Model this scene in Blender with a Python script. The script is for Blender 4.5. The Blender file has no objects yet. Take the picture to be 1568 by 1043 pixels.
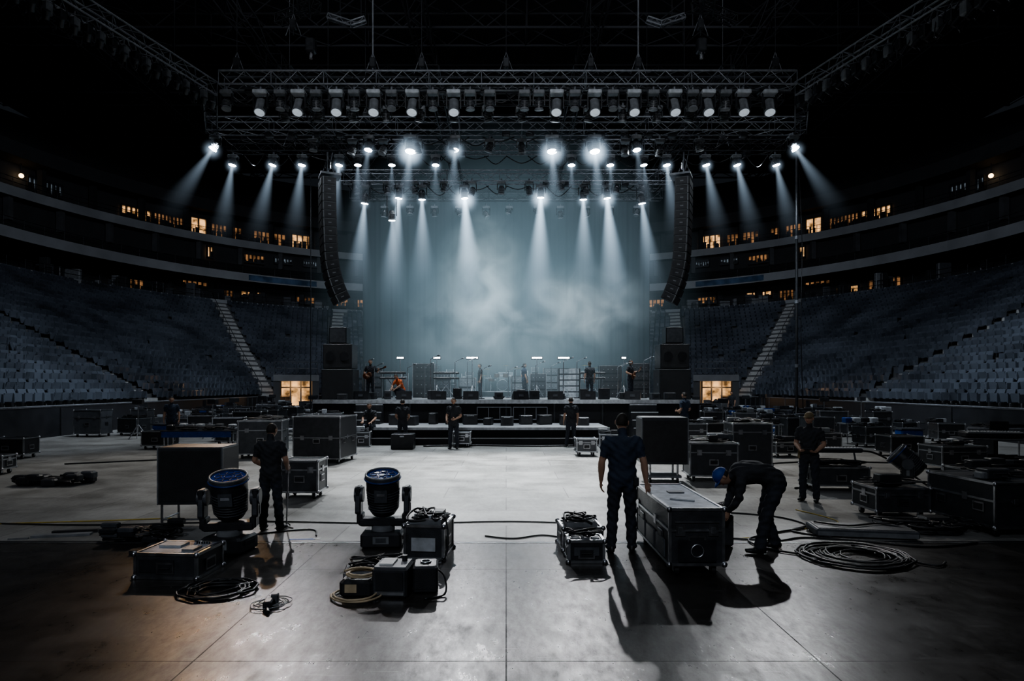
import bpy, math, random
import numpy as np
from mathutils import Vector, Matrix
random.seed(7); np.random.seed(7)
scene=bpy.context.scene
D2R=math.pi/180
# ---------------------------------------------------------------- materials
def nt(name):
    m=bpy.data.materials.new(name); m.use_nodes=True
    t=m.node_tree; t.nodes.clear()
    o=t.nodes.new('ShaderNodeOutputMaterial')
    return m,t,o
def pmat(name,col,rough=.5,metal=0.,var=.25,scale=8.,bump=0.,bscale=60.,emis=None,es=0.,spec=.5):
    m,t,o=nt(name); N=t.nodes; L=t.links
    b=N.new('ShaderNodeBsdfPrincipled'); L.new(b.outputs[0],o.inputs[0])
    tc=N.new('ShaderNodeTexCoord')
    n=N.new('ShaderNodeTexNoise'); n.inputs['Scale'].default_value=scale; n.inputs['Detail'].default_value=5
    L.new(tc.outputs['Object'],n.inputs['Vector'])
    r=N.new('ShaderNodeValToRGB'); L.new(n.outputs[0],r.inputs[0])
    r.color_ramp.elements[0].position=.3; r.color_ramp.elements[1].position=.7
    r.color_ramp.elements[0].color=(*[c*(1-var) for c in col],1)
    r.color_ramp.elements[1].color=(*[min(1,c*(1+var)) for c in col],1)
    L.new(r.outputs[0],b.inputs['Base Color'])
    mr=N.new('ShaderNodeMapRange'); L.new(n.outputs[0],mr.inputs[0])
    mr.inputs[3].default_value=max(.02,rough-.1); mr.inputs[4].default_value=min(1,rough+.1)
    L.new(mr.outputs[0],b.inputs['Roughness'])
    b.inputs['Metallic'].default_value=metal
    b.inputs['Specular IOR Level'].default_value=spec
    if bump>0:
        n2=N.new('ShaderNodeTexNoise'); n2.inputs['Scale'].default_value=bscale; L.new(tc.outputs['Object'],n2.inputs['Vector'])
        bp=N.new('ShaderNodeBump'); bp.inputs['Strength'].default_value=bump; bp.inputs['Distance'].default_value=.02
        L.new(n2.outputs[0],bp.inputs['Height']); L.new(bp.outputs[0],b.inputs['Normal'])
    if emis:
        b.inputs['Emission Color'].default_value=(*emis,1); b.inputs['Emission Strength'].default_value=es
    return m
def emat(name,col,s,var=0,scale=1.):
    m,t,o=nt(name); N=t.nodes; L=t.links
    e=N.new('ShaderNodeEmission'); e.inputs[0].default_value=(*col,1); e.inputs[1].default_value=s
    L.new(e.outputs[0],o.inputs[0])
    if var:
        tc=N.new('ShaderNodeTexCoord'); n=N.new('ShaderNodeTexNoise'); n.inputs['Scale'].default_value=scale; n.inputs['Detail'].default_value=4
        L.new(tc.outputs['Object'],n.inputs['Vector'])
        mr=N.new('ShaderNodeMapRange'); mr.inputs[1].default_value=.35; mr.inputs[2].default_value=.65
        mr.inputs[3].default_value=s*(1-var); mr.inputs[4].default_value=s*(1+var)
        L.new(n.outputs[0],mr.inputs[0]); L.new(mr.outputs[0],e.inputs[1])
    return m
M={}
M['black']=pmat('black_laminate',(.024,.025,.028),.36,bump=.15,bscale=120)
M['case']=pmat('case_panel',(.038,.040,.044),.40,bump=.2,bscale=90)
M['case2']=pmat('case_panel_grey',(.07,.075,.083),.42,bump=.2)
M['casetop']=pmat('case_lid_worn',(.32,.35,.40),.38,var=.35,scale=9,bump=.1)
M['alu']=pmat('aluminium_edge',(.48,.49,.51),.36,1.)
M['steel']=pmat('steel_hardware',(.5,.5,.52),.3,1.)
M['truss']=pmat('truss_metal',(.23,.24,.26),.42,.4)
M['trussb']=pmat('truss_black',(.036,.038,.042),.45,.4)
M['rubber']=pmat('rubber',(.012,.012,.013),.6)
M['cable']=pmat('cable_black',(.013,.013,.014),.45)
M['cablew']=pmat('cable_tan',(.5,.40,.26),.5)
M['cabley']=pmat('cable_yellow',(.5,.36,.06),.5)
M['cableb']=pmat('cable_blue',(.03,.09,.35),.5)
M['grey']=pmat('painted_grey',(.18,.19,.20),.45)
M['lgrey']=pmat('light_grey_plastic',(.45,.47,.49),.4)
M['white']=pmat('white_paper',(.75,.75,.72),.6)
M['blue']=pmat('blue_plastic',(.015,.05,.20),.45)
M['lensblue']=pmat('lens_glass_blue',(.01,.04,.22),.08,var=.6,scale=4,emis=(.03,.12,.6),es=.04)
M['lensgrey']=pmat('lens_frost',(.62,.65,.68),.35,emis=(.7,.8,.9),es=.30)
M['grille']=pmat('speaker_grille',(.024,.024,.026),.5,bump=.6,bscale=200)
M['drape']=pmat('black_drape',(.017,.024,.028),.9,var=.2,scale=.6,bump=.1,bscale=20)
M['skirt']=pmat('stage_skirt',(.012,.012,.014),.85)
M['deck']=pmat('stage_deck',(.28,.29,.30),.42,var=.2,scale=2.)
M['edge']=pmat('stage_edge_trim',(.6,.61,.62),.5)
M['conc']=pmat('bowl_concrete',(.070,.072,.076),.8,var=.25,scale=1.2)
M['concd']=pmat('bowl_concrete_dark',(.028,.029,.031),.85,var=.2,scale=.8)
M['fascia']=pmat('fascia_grey',(.25,.26,.27),.6,var=.15,scale=.5)
M['step']=pmat('aisle_step',(.32,.32,.31),.8,var=.2,scale=3)
M['seat']=pmat('seat_plastic',(.062,.071,.086),.28,var=.5,scale=.3)
M['wall']=pmat('barrier_board',(.017,.018,.021),.5,var=.2,scale=2)
M['ceil']=pmat('roof_deck',(.012,.012,.014),.9)
M['orange']=pmat('orange_fabric',(.5,.11,.03),.8)
M['wood']=pmat('guitar_wood',(.10,.035,.012),.3)
M['skin']=pmat('skin',(.42,.25,.17),.5,var=.1)
M['hair']=pmat('hair',(.022,.016,.012),.6,bump=.4,bscale=150)
M['eye']=pmat('eye_white',(.7,.7,.68),.3)
M['lip']=pmat('lips',(.26,.09,.07),.5)
M['tee']=pmat('black_tshirt',(.028,.030,.035),.85,bump=.6,bscale=14)
M['navy']=pmat('navy_shirt',(.028,.040,.064),.85,bump=.6,bscale=14)
M['jean']=pmat('dark_trousers',(.026,.030,.040),.85,bump=.6,bscale=12)
M['shoe']=pmat('black_shoe',(.014,.014,.014),.5)
M['capb']=pmat('cap_blue',(.015,.06,.26),.6)
M['capt']=pmat('cap_tan',(.2,.15,.08),.7)
M['amber']=emat('amber_room_light',(1,.54,.22),.75,.85,1.3)
M['amberd']=emat('amber_room_dim',(1,.5,.22),.17,.9,1.)
M['amberb']=emat('amber_bulb',(1,.68,.36),6)
M['cool']=emat('cool_room_light',(.7,.85,1),.10,.8,1.5)
M['ribbon']=emat('ribbon_led',(.16,.28,.5),.05,.6,.6)
M['lamp']=emat('lamp_lens_lit',(.86,.94,1),70)
M['lampd']=emat('lamp_lens_dim',(.86,.94,1),14)
M['led']=emat('led_bar',(.95,.97,1),9)
def floor_mat(name,base,lo,bw,bh,off,rough0,rough1,mort,msz,nscale,spec=.5,bump=.1,scr=.35,seam=.5):
    m,t,o=nt(name); N=t.nodes; L=t.links
    b=N.new('ShaderNodeBsdfPrincipled'); L.new(b.outputs[0],o.inputs[0])
    g=N.new('ShaderNodeNewGeometry')
    br=N.new('ShaderNodeTexBrick'); br.inputs['Scale'].default_value=1; br.offset=off
    br.inputs['Brick Width'].default_value=bw; br.inputs['Row Height'].default_value=bh
    br.inputs['Mortar Size'].default_value=msz; br.inputs['Mortar Smooth'].default_value=.6
    br.inputs['Color1'].default_value=(*base,1); br.inputs['Color2'].default_value=(*[c*.68 for c in base],1); br.inputs['Mortar'].default_value=(*mort,1)
    L.new(g.outputs['Position'],br.inputs['Vector'])
    n=N.new('ShaderNodeTexNoise'); n.inputs['Scale'].default_value=nscale; n.inputs['Detail'].default_value=10; n.inputs['Roughness'].default_value=.7
    L.new(g.outputs['Position'],n.inputs['Vector'])
    r=N.new('ShaderNodeValToRGB'); r.color_ramp.elements[0].position=.36; r.color_ramp.elements[1].position=.64
    r.color_ramp.elements[0].color=(lo,lo*.98,lo*.94,1); r.color_ramp.elements[1].color=(1,1,1,1)
    L.new(n.outputs[0],r.inputs[0])
    mx=N.new('ShaderNodeMixRGB'); mx.blend_type='MULTIPLY'; mx.inputs[0].default_value=1
    L.new(br.outputs[0],mx.inputs[1]); L.new(r.outputs[0],mx.inputs[2])
    mp=N.new('ShaderNodeMapping'); mp.inputs['Scale'].default_value=(7,2.6,1); mp.inputs['Rotation'].default_value=(0,0,.4); L.new(g.outputs['Position'],mp.inputs[0])
    n3=N.new('ShaderNodeTexNoise'); n3.inputs['Scale'].default_value=1.6; n3.inputs['Detail'].default_value=9; n3.inputs['Roughness'].default_value=.78; L.new(mp.outputs[0],n3.inputs['Vector'])
    mp2=N.new('ShaderNodeMapping'); mp2.inputs['Scale'].default_value=(1.2,22,1); mp2.inputs['Rotation'].default_value=(0,0,1.1); L.new(g.outputs['Position'],mp2.inputs[0])
    n4=N.new('ShaderNodeTexNoise'); n4.inputs['Scale'].default_value=1.3; n4.inputs['Detail'].default_value=3; L.new(mp2.outputs[0],n4.inputs['Vector'])
    sr=N.new('ShaderNodeMapRange'); sr.inputs[1].default_value=.66; sr.inputs[2].default_value=.74; sr.inputs[3].default_value=0; sr.inputs[4].default_value=scr; L.new(n4.outputs[0],sr.inputs[0])
    mx2=N.new('ShaderNodeMixRGB'); mx2.blend_type='ADD'; L.new(sr.outputs[0],mx2.inputs[0]); L.new(mx.outputs[0],mx2.inputs[1]); mx2.inputs[2].default_value=(.10,.10,.095,1)
    L.new(mx2.outputs[0],b.inputs['Base Color'])
    ad=N.new('ShaderNodeMath'); ad.operation='ADD'; L.new(n.outputs[0],ad.inputs[0]); L.new(n3.outputs[0],ad.inputs[1])
    mr=N.new('ShaderNodeMapRange'); mr.inputs[1].default_value=.7; mr.inputs[2].default_value=1.3; mr.inputs[3].default_value=rough0; mr.inputs[4].default_value=rough1
    L.new(ad.outputs[0],mr.inputs[0])
    ra=N.new('ShaderNodeMath'); ra.operation='MULTIPLY_ADD'; ra.use_clamp=True; L.new(br.outputs['Fac'],ra.inputs[0]); ra.inputs[1].default_value=.3*seam; L.new(mr.outputs[0],ra.inputs[2]); L.new(ra.outputs[0],b.inputs['Roughness'])
    # spec also varies with wear so reflections break up
    wr=N.new('ShaderNodeMapRange'); wr.inputs[1].default_value=.35; wr.inputs[2].default_value=.65; wr.inputs[3].default_value=spec*1.25; wr.inputs[4].default_value=spec*.55; L.new(n3.outputs[0],wr.inputs[0])
    sa=N.new('ShaderNodeMath'); sa.operation='MULTIPLY_ADD'; L.new(br.outputs['Fac'],sa.inputs[0]); sa.inputs[1].default_value=-seam; sa.inputs[2].default_value=1.
    sb=N.new('ShaderNodeMath'); sb.operation='MULTIPLY'; sb.use_clamp=True; L.new(sa.outputs[0],sb.inputs[0]); L.new(wr.outputs[0],sb.inputs[1]); L.new(sb.outputs[0],b.inputs['Specular IOR Level'])
    bp=N.new('ShaderNodeBump'); bp.inputs['Strength'].default_value=bump; bp.inputs['Distance'].default_value=.01
    L.new(n3.outputs[0],bp.inputs['Height']); L.new(bp.outputs[0],b.inputs['Normal'])
    return m
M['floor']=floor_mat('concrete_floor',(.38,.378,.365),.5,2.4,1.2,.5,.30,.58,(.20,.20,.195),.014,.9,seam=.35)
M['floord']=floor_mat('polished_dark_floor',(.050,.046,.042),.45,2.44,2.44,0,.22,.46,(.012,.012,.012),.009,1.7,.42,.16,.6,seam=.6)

# ---------------------------------------------------------------- mesh builder
class MB:
    def __init__(s): s.v=[]; s.f=[]; s.mi=[]; s.sm=[]; s.mats=[]; s.M=Matrix.Identity(4)
    def mat(s,k):
        if k not in s.mats: s.mats.append(k)
        return s.mats.index(k)
    def add(s,vs,fs,k,smooth=False):
        o=len(s.v); Mx=s.M
        s.v.extend([tuple(Mx@Vector(p)) for p in vs])
        i=s.mat(k)
        for f in fs: s.f.append([a+o for a in f]); s.mi.append(i); s.sm.append(smooth)
    def box(s,c,d,k,R=None):
        x,y,z=d[0]/2,d[1]/2,d[2]/2; c=Vector(c)
        vs=[Vector(p) for p in [(-x,-y,-z),(x,-y,-z),(x,y,-z),(-x,y,-z),(-x,-y,z),(x,-y,z),(x,y,z),(-x,y,z)]]
        if R: vs=[R@p for p in vs]
        s.add([c+p for p in vs],[(0,3,2,1),(4,5,6,7),(0,1,5,4),(1,2,6,5),(2,3,7,6),(3,0,4,7)],k)
    def bbox(s,c,d,k,b=.02):
        x,y,z=d[0]/2,d[1]/2,d[2]/2; vs=[]; c=Vector(c); b=min(b,x*.45,y*.45,z*.45)
        for zz,ins in ((-z,b),(-z+b,0),(z-b,0),(z,b)):
            X=x-ins;Y=y-ins
            for p in [(-X+b,-Y),(X-b,-Y),(X,-Y+b),(X,Y-b),(X-b,Y),(-X+b,Y),(-X,Y-b),(-X,-Y+b)]: vs.append(c+Vector((p[0],p[1],zz)))
        fs=[tuple(range(7,-1,-1)),tuple(range(24,32))]
        for r in range(3):
            for j in range(8): fs.append((r*8+j,r*8+(j+1)%8,(r+1)*8+(j+1)%8,(r+1)*8+j))
        s.add(vs,fs,k)
    def cyl(s,a,b,r,k,r2=None,n=8,caps=True,smooth=True):
        a=Vector(a);b=Vector(b); t=(b-a)
        if t.length<1e-6: return
        t.normalize(); r2=r if r2 is None else r2
        u=Vector((1,0,0)) if abs(t.x)<.8 else Vector((0,1,0))
        u=(u-t*u.dot(t)).normalized(); w=t.cross(u)
        vs=[]
        for p,rr in ((a,r),(b,r2)):
            for j in range(n):
                q=2*math.pi*j/n; vs.append(p+u*(rr*math.cos(q))+w*(rr*math.sin(q)))
        s.add(vs,[(j,(j+1)%n,n+(j+1)%n,n+j) for j in range(n)],k,smooth)
        if caps:
            s.add(vs[:n],[tuple(range(n-1,-1,-1))],k); s.add(vs[n:],[tuple(range(n))],k)
    def tube(s,pts,r,k,n=6):
        P=[Vector(p) for p in pts]; vs=[]
        for i,p in enumerate(P):
            t=(P[min(i+1,len(P)-1)]-P[max(i-1,0)]).normalized()
            u=Vector((0,0,1)) if abs(t.z)<.9 else Vector((1,0,0))
            u=(u-t*u.dot(t)).normalized(); w=t.cross(u)
            for j in range(n):
                q=2*math.pi*j/n; vs.append(p+u*(r*math.cos(q))+w*(r*math.sin(q)))
        fs=[(i*n+j,i*n+(j+1)%n,(i+1)*n+(j+1)%n,(i+1)*n+j) for i in range(len(P)-1) for j in range(n)]
        fs+= [tuple(range(n-1,-1,-1)),tuple(range((len(P)-1)*n,len(P)*n))]
        s.add(vs,fs,k,True)
    def sph(s,c,r,k,nu=12,nv=8,R=None):
        if not hasattr(r,'__len__'): r=(r,r,r)
        c=Vector(c); vs=[]
        for i in range(nv+1):
            ph=math.pi*i/nv
            for j in range(nu):
                q=2*math.pi*j/nu; p=Vector((r[0]*math.sin(ph)*math.cos(q),r[1]*math.sin(ph)*math.sin(q),r[2]*math.cos(ph)))
                if R: p=R@p
                vs.append(c+p)
        s.add(vs,[(i*nu+j,(i+1)*nu+j,(i+1)*nu+(j+1)%nu,i*nu+(j+1)%nu) for i in range(nv) for j in range(nu)],k,True)
    def ring(s,c,R,r,k,ax=(0,0,1),n=24,m=6):
        ax=Vector(ax).normalized(); u=Vector((1,0,0)) if abs(ax.x)<.8 else Vector((0,1,0)); u=(u-ax*u.dot(ax)).normalized(); w=ax.cross(u); c=Vector(c); vs=[]
        for i in range(n):
            q=2*math.pi*i/n; d=u*math.cos(q)+w*math.sin(q)
            for j in range(m):
                a=2*math.pi*j/m; vs.append(c+d*(R+r*math.cos(a))+ax*(r*math.sin(a)))
        s.add(vs,[(i*m+j,((i+1)%n)*m+j,((i+1)%n)*m+(j+1)%m,i*m+(j+1)%m) for i in range(n) for j in range(m)],k,True)
    def truss(s,a,b,w,k,bay=None,rc=.026,rl=.013):
        a=Vector(a);b=Vector(b);t=(b-a);L=t.length;t.normalize()
        up=Vector((0,0,1)) if abs(t.z)<.9 else Vector((0,1,0))
        sd=t.cross(up).normalized(); up=sd.cross(t).normalized()
        h=w/2; C=[sd*h+up*h,-sd*h+up*h,-sd*h-up*h,sd*h-up*h]
        for c in C: s.cyl(a+c,b+c,rc,k,n=6,caps=False)
        nb=max(1,round(L/(bay or w))); 
        for i in range(nb+1):
            p=a+t*(L*i/nb)
            for j in range(4): 
                if i in(0,nb) or i%4==0: s.cyl(p+C[j],p+C[(j+1)%4],rl,k,n=4,caps=False)
                if i<nb:
                    q=a+t*(L*(i+1)/nb); x,y=(j,(j+1)%4) if i%2 else ((j+1)%4,j)
                    s.cyl(p+C[x],q+C[y],rl,k,n=4,caps=False)
    def obj(s,name,loc=(0,0,0),rz=0.,parent=None,sc=1.):
        me=bpy.data.meshes.new(name); me.from_pydata([tuple(p) for p in s.v],[],s.f)
        for k in s.mats: me.materials.append(M[k])
        me.polygons.foreach_set('material_index',s.mi); me.polygons.foreach_set('use_smooth',s.sm); me.update()
        ob=bpy.data.objects.new(name,me); scene.collection.objects.link(ob)
        ob.location=loc; ob.rotation_euler=(0,0,rz*D2R); ob.scale=(sc,sc,sc)
        if parent: ob.parent=parent
        return ob
def empty(name,loc=(0,0,0)):
    e=bpy.data.objects.new(name,None); scene.collection.objects.link(e); e.location=loc; return e
def smooth_path(pts,sub=6):
    P=[Vector(p) for p in pts]; out=[]
    for i in range(len(P)-1):
        p0=P[max(i-1,0)];p1=P[i];p2=P[i+1];p3=P[min(i+2,len(P)-1)]
        for k in range(sub):
            t=k/sub
            out.append(.5*((2*p1)+(p2-p0)*t+(2*p0-5*p1+4*p2-p3)*t*t+(3*p1-p0-3*p2+p3)*t**3))
    out.append(P[-1]); return out

# ---------------------------------------------------------------- camera
cam=bpy.data.cameras.new('camera'); co=bpy.data.objects.new('camera',cam); scene.collection.objects.link(co)
co.location=(0,0,2.15); co.rotation_euler=(math.pi/2,0,0); cam.lens=22; cam.sensor_width=36; cam.shift_x=.0057; cam.shift_y=.044; cam.clip_end=300
scene.camera=co
w=bpy.data.worlds.new('world'); scene.world=w; w.use_nodes=True
w.node_tree.nodes['Background'].inputs[0].default_value=(.38,.45,.55,1); w.node_tree.nodes['Background'].inputs[1].default_value=.022
scene.view_settings.view_transform='AgX'
try: scene.view_settings.look='AgX - Medium High Contrast'
except: pass
scene.view_settings.exposure=.22

# ---------------------------------------------------------------- floor
mb=MB()
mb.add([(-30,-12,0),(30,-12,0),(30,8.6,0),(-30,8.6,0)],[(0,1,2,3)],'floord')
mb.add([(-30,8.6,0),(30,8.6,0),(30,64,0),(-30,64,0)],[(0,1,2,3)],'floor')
mb.box((0,8.6,.004),(60,.06,.008),'black'); mb.box((0,8.55,.003),(60,.02,.006),'alu')
mb.obj('floor')

# ---------------------------------------------------------------- bowl
HW=19.;YC=46.;RC=14.;XC=5.
def path(o,y0=-12):
    P=[]
    for y in np.linspace(y0,YC,10)[:-1]: P.append((-(HW+o),y))
    for q in np.linspace(90,0,31): P.append((-XC-(RC+o)*math.sin(q*D2R),YC+(RC+o)*math.cos(q*D2R)))
    for q in np.linspace(0,90,31): P.append((XC+(RC+o)*math.sin(q*D2R),YC+(RC+o)*math.cos(q*D2R)))
    for y in np.linspace(YC,y0,10)[1:]: P.append((HW+o,y))
    return P
def bowl(name,prof):
    mb=MB()
    for i in range(len(prof)-1):
        (o1,z1,k),(o2,z2,_)=prof[i],prof[i+1]
        A=path(o1);B=path(o2);n=len(A)
        vs=[(x,y,z1) for x,y in A]+[(x,y,z2) for x,y in B]
        mb.add(vs,[(j,n+j,n+j+1,j+1) for j in range(n-1)],k)
    return mb.obj(name)
NR=21;TR=.86;RI=.467;Z0=1.2
prof=[(0,0,'wall'),(0,Z0+.05,'alu'),(.06,Z0+.05,'concd'),(.06,Z0-.1,'concd'),(1,Z0-.1,'conc')]
rows=[]
o=1.;z=Z0
for i in range(NR):
    prof.append((o,z,'conc')); rows.append((o,z)); prof.append((o+TR,z,'conc')); o+=TR; z+=RI
OT=o;ZT=z
prof+=[(OT,ZT,'fascia'),(OT,ZT+.35,'fascia'),(OT+.15,ZT+.35,'concd'),(OT+.15,ZT,'concd'),(25,ZT,'concd'),(25,14,'concd'),(21,14,'fascia'),(21,14.9,'fascia'),(21.15,14.9,'concd'),(25.3,16.6,'concd'),(25.3,18.5,'concd'),(24.3,18.5,'fascia'),(24.3,19.35,'fascia'),(24.45,19.35,'concd'),(27,19.35,'concd'),(27,22.3,'concd'),(25,22.3,'concd'),(25,23.6,'concd'),(42,32.8,'concd')]
bowl('seating_bowl',prof)
def cpt(o,q): return np.array([XC+(RC+o)*math.sin(q*D2R),YC+(RC+o)*math.cos(q*D2R)])
AL=[(cpt(1,71),cpt(19,51)),(cpt(1,46),cpt(19,27.5))]
def aisle_q(o,i):
    A,B=AL[i]; lo,hi=-.05,1.05
    for _ in range(24):
        m=(lo+hi)/2; p=A+(B-A)*m
        if math.hypot(p[0]-XC,p[1]-YC)<RC+o: lo=m
        else: hi=m
    p=A+(B-A)*lo; return math.atan2(p[0]-XC,p[1]-YC)/D2R
SIDEA=[24.,36.]
tmpl=[]
def tb(c,d,lean=0):
    x,y,z=d[0]/2,d[1]/2,d[2]/2
    for p in [(-x,-y,-z),(x,-y,-z),(x,y,-z),(-x,y,-z),(-x,-y,z),(x,-y,z),(x,y,z),(-x,y,z)]:
        tmpl.append((c[0]+p[0],c[1]+p[1]+(lean if p[2]>0 else 0),c[2]+p[2]))
tb((0,.60,.60),(.44,.05,.40),.10); tb((0,.42,.46),(.41,.06,.36),-.05); tb((.26,.45,.42),(.04,.3,.35))
T=np.array(tmpl); FB=np.array([(0,3,2,1),(4,5,6,7),(0,1,5,4),(1,2,6,5),(2,3,7,6),(3,0,4,7)])
F3=np.concatenate([FB,FB+8,FB+16]); VV=[];FF=[];cnt=0
stepmb=MB()
for (o,z) in rows:
    pts=[]; AQ=[aisle_q(o+.5,0),aisle_q(o+.5,1)]
    R=RC+o
    def blocked(q): return any(abs(q-a)*D2R*R<.85 for a in AQ) or abs(q-4)*D2R*R<.7
    for sx in (-1,1):
        for y in np.arange(6,YC,.56):
            if not any(abs(y-s)<.8 for s in SIDEA): pts.append((sx*(HW+o),y,sx,0.))
        for q in np.arange(90,0,-.56/(R)/D2R):
            if not blocked(q): s,c=math.sin(q*D2R),math.cos(q*D2R); pts.append((sx*(XC)+sx*R*s,YC+R*c,sx*s,c))
        for x in np.arange(.3,XC,.56): pts.append((sx*x,YC+R,0.,1.))
        for i in (0,1):
            for h,(dd,zz) in enumerate(((.22,.16),(.62,.3))):
                q=aisle_q(o+dd+.2,i)*D2R; rr=R+dd+.2
                stepmb.box((sx*(XC+rr*math.sin(q)),YC+rr*math.cos(q),z+zz/2),(1.3,.42,zz),'step',Matrix.Rotation(-sx*(q),3,'Z'))
        for y in SIDEA:
            stepmb.box((sx*(HW+o+.6),y,z+.12),(.45,1.2,.24),'step')
    for (x,y,nx,ny) in pts:
        if random.random()<.012: continue
        W=np.stack([x+T[:,0]*ny+T[:,1]*nx, y-T[:,0]*nx+T[:,1]*ny, z+T[:,2]],1)
        a=random.uniform(-.08,.08); W[4:8,0]+=nx*a; W[4:8,1]+=ny*a; W[12:16,0]+=nx*a; W[12:16,1]+=ny*a
        VV.append(W);FF.append(F3+cnt*24);cnt+=1
V=np.concatenate(VV);F=np.concatenate(FF)
me=bpy.data.meshes.new('stadium_seats'); me.from_pydata(V.tolist(),[],F.tolist()); me.materials.append(M['seat'])
bpy.context.scene.collection.objects.link(bpy.data.objects.new('stadium_seats',me))
for sx in (-1,1):
    for ai in (0,1):
        P=[]
        for i in range(0,NR+1,3):
            o_=1+i*TR; q=aisle_q(o_,ai)*D2R; x,y,zz=sx*(XC+(RC+o_)*math.sin(q)),YC+(RC+o_)*math.cos(q),Z0+i*RI
            stepmb.cyl((x+sx*.7,y,zz),(x+sx*.7,y,zz+1.),.025,'trussb',n=4); P.append((x+sx*.7,y,zz+1.))
        stepmb.tube(P,.03,'trussb',4)
stepmb.obj('aisle_stairs')
mb=MB()
for o,z in ((OT+.1,ZT+.3),(21.1,14.9),(24.4,19.35)):
    P=path(o)
    for dz in (.4,.8): mb.tube([(x,y,z+dz) for x,y in P],.03,'trussb',4)
    for x,y in P[6:-6]: mb.cyl((x,y,z),(x,y,z+.8),.03,'trussb',n=4)
mb.obj('concourse_railing')
mb=MB()
P=path(-.03)
for x,y in P: mb.box((x,y,.62),(.07,.07,1.2),'trussb')
mb.tube([(x,y,1.3) for x,y in P],.03,'truss',4)
mb.obj('barrier_rail')
mb=MB()
for sx in (-1,1):
    for q in range(6,90,7):
        p=cpt(24.6,q); mb.box((sx*p[0],p[1],12.5),(.7,.7,3.2),'concd')
        p=cpt(26.4,q+3); mb.box((sx*p[0],p[1],20.9),(.5,.5,3.),'concd')
        p=cpt(24.9,q+2); mb.box((sx*p[0],p[1],17.5),(.5,.5,2.),'conc')
    for i in range(46):
        p=cpt(OT+random.uniform(.5,3.5),random.uniform(14,80)); h=random.uniform(.8,1.9)
        mb.bbox((sx*p[0],p[1],ZT+h/2),(random.uniform(.3,1.4),.4,h),random.choice(['black','concd','case2','grey']),.05)
mb.obj('concourse_columns')
def arcbox(mb,sx,q0,q1,r,z0,z1,k,seg=3,depth=.06,mull=True,frame='trussb'):
    for i in range(seg):
        a=(q0+(q1-q0)*i/seg)*D2R; b=(q0+(q1-q0)*(i+1)/seg)*D2R
        pa=Vector((sx*(XC+r*math.sin(a)),YC+r*math.cos(a),0)); pb=Vector((sx*(XC+r*math.sin(b)),YC+r*math.cos(b),0))
        t=(pb-pa); L=t.length; ang=math.atan2(t.y,t.x); R=Matrix.Rotation(ang,3,'Z'); c=(pa+pb)/2
        mb.box((c.x,c.y,(z0+z1)/2),(L*.98,depth,z1-z0),k,R)
        if mull:
            n=Vector((c.x-sx*XC,c.y-YC,0)).normalized()*-.15
            for pp in (pa,pb,c): mb.box((pp.x+n.x,pp.y+n.y,(z0+z1)/2),(.11,.3,z1-z0+.1),frame,R)
            mb.box((c.x+n.x,c.y+n.y,z0-.05),(L,.35,.2),frame,R)
            mb.box((c.x+n.x,c.y+n.y,z1+.05),(L,.35,.2),frame,R)
            for _ in range(3):
                fx=random.uniform(-.42,.42)*L; hh=random.uniform(.25,.6)*(z1-z0); tn=t.normalized()
                mb.box((c.x+tn.x*fx+n.x*.8,c.y+tn.y*fx+n.y*.8,z0+hh/2),(random.uniform(.2,.5),.05,hh),'black',R)
wi=0
for sx in (-1,1):
    for (q0,q1,z0,z1,k,seg,r) in [(56.4,60.8,19.95,21.2,'amber',3,40.85),(51.5,56,19.9,21.2,'amberd',4,40.85),(47.8,50.3,19.6,21.6,'amber',1,40.85),(29.6,33.4,19.7,21.5,'amber',2,40.85),(34.5,40,19.8,21.3,'amberd',4,40.85),(42,47,19.8,21.3,'amberd',4,40.85),(69,73.5,20.3,21.4,'cool',4,40.85),
        (54,57.5,12.2,12.9,'amber',1,38.85),(48,53,13.4,13.9,'amberd',3,38.85),(38.8,43.2,12.8,13.4,'amber',2,38.85),(30,34,12.5,13.3,'amberd',3,38.85),(20,26,12.4,13.4,'amberd',4,38.85),(44.5,47,12,13.3,'amberd',2,38.85),(59,64,12.2,13.2,'amberd',3,38.85),
        (47.8,48.7,16.9,18.1,'amber',1,39.1),(34,37.2,17.3,17.9,'cool',3,39.1),(29.5,32,17.3,17.9,'cool',3,39.1),(39,43,17,17.9,'amberd',3,39.1)]:
        wi+=1; mb=MB(); arcbox(mb,sx,q0,q1,r,z0,z1,k,seg); mb.obj('window_%d'%wi)
    mb=MB(); arcbox(mb,sx,31,44,RC+20.93,14.15,14.75,'ribbon',8,mull=False); mb.obj('ribbon_display')
    mb=MB(); q=74.5*D2R; p=(sx*(XC+40.5*math.sin(q)),YC+40.5*math.cos(q),21.2); mb.sph(p,.2,'amberb'); mb.cyl(p,(p[0],p[1],22.3),.04,'trussb'); mb.obj('suite_pendant_lamp')
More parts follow.
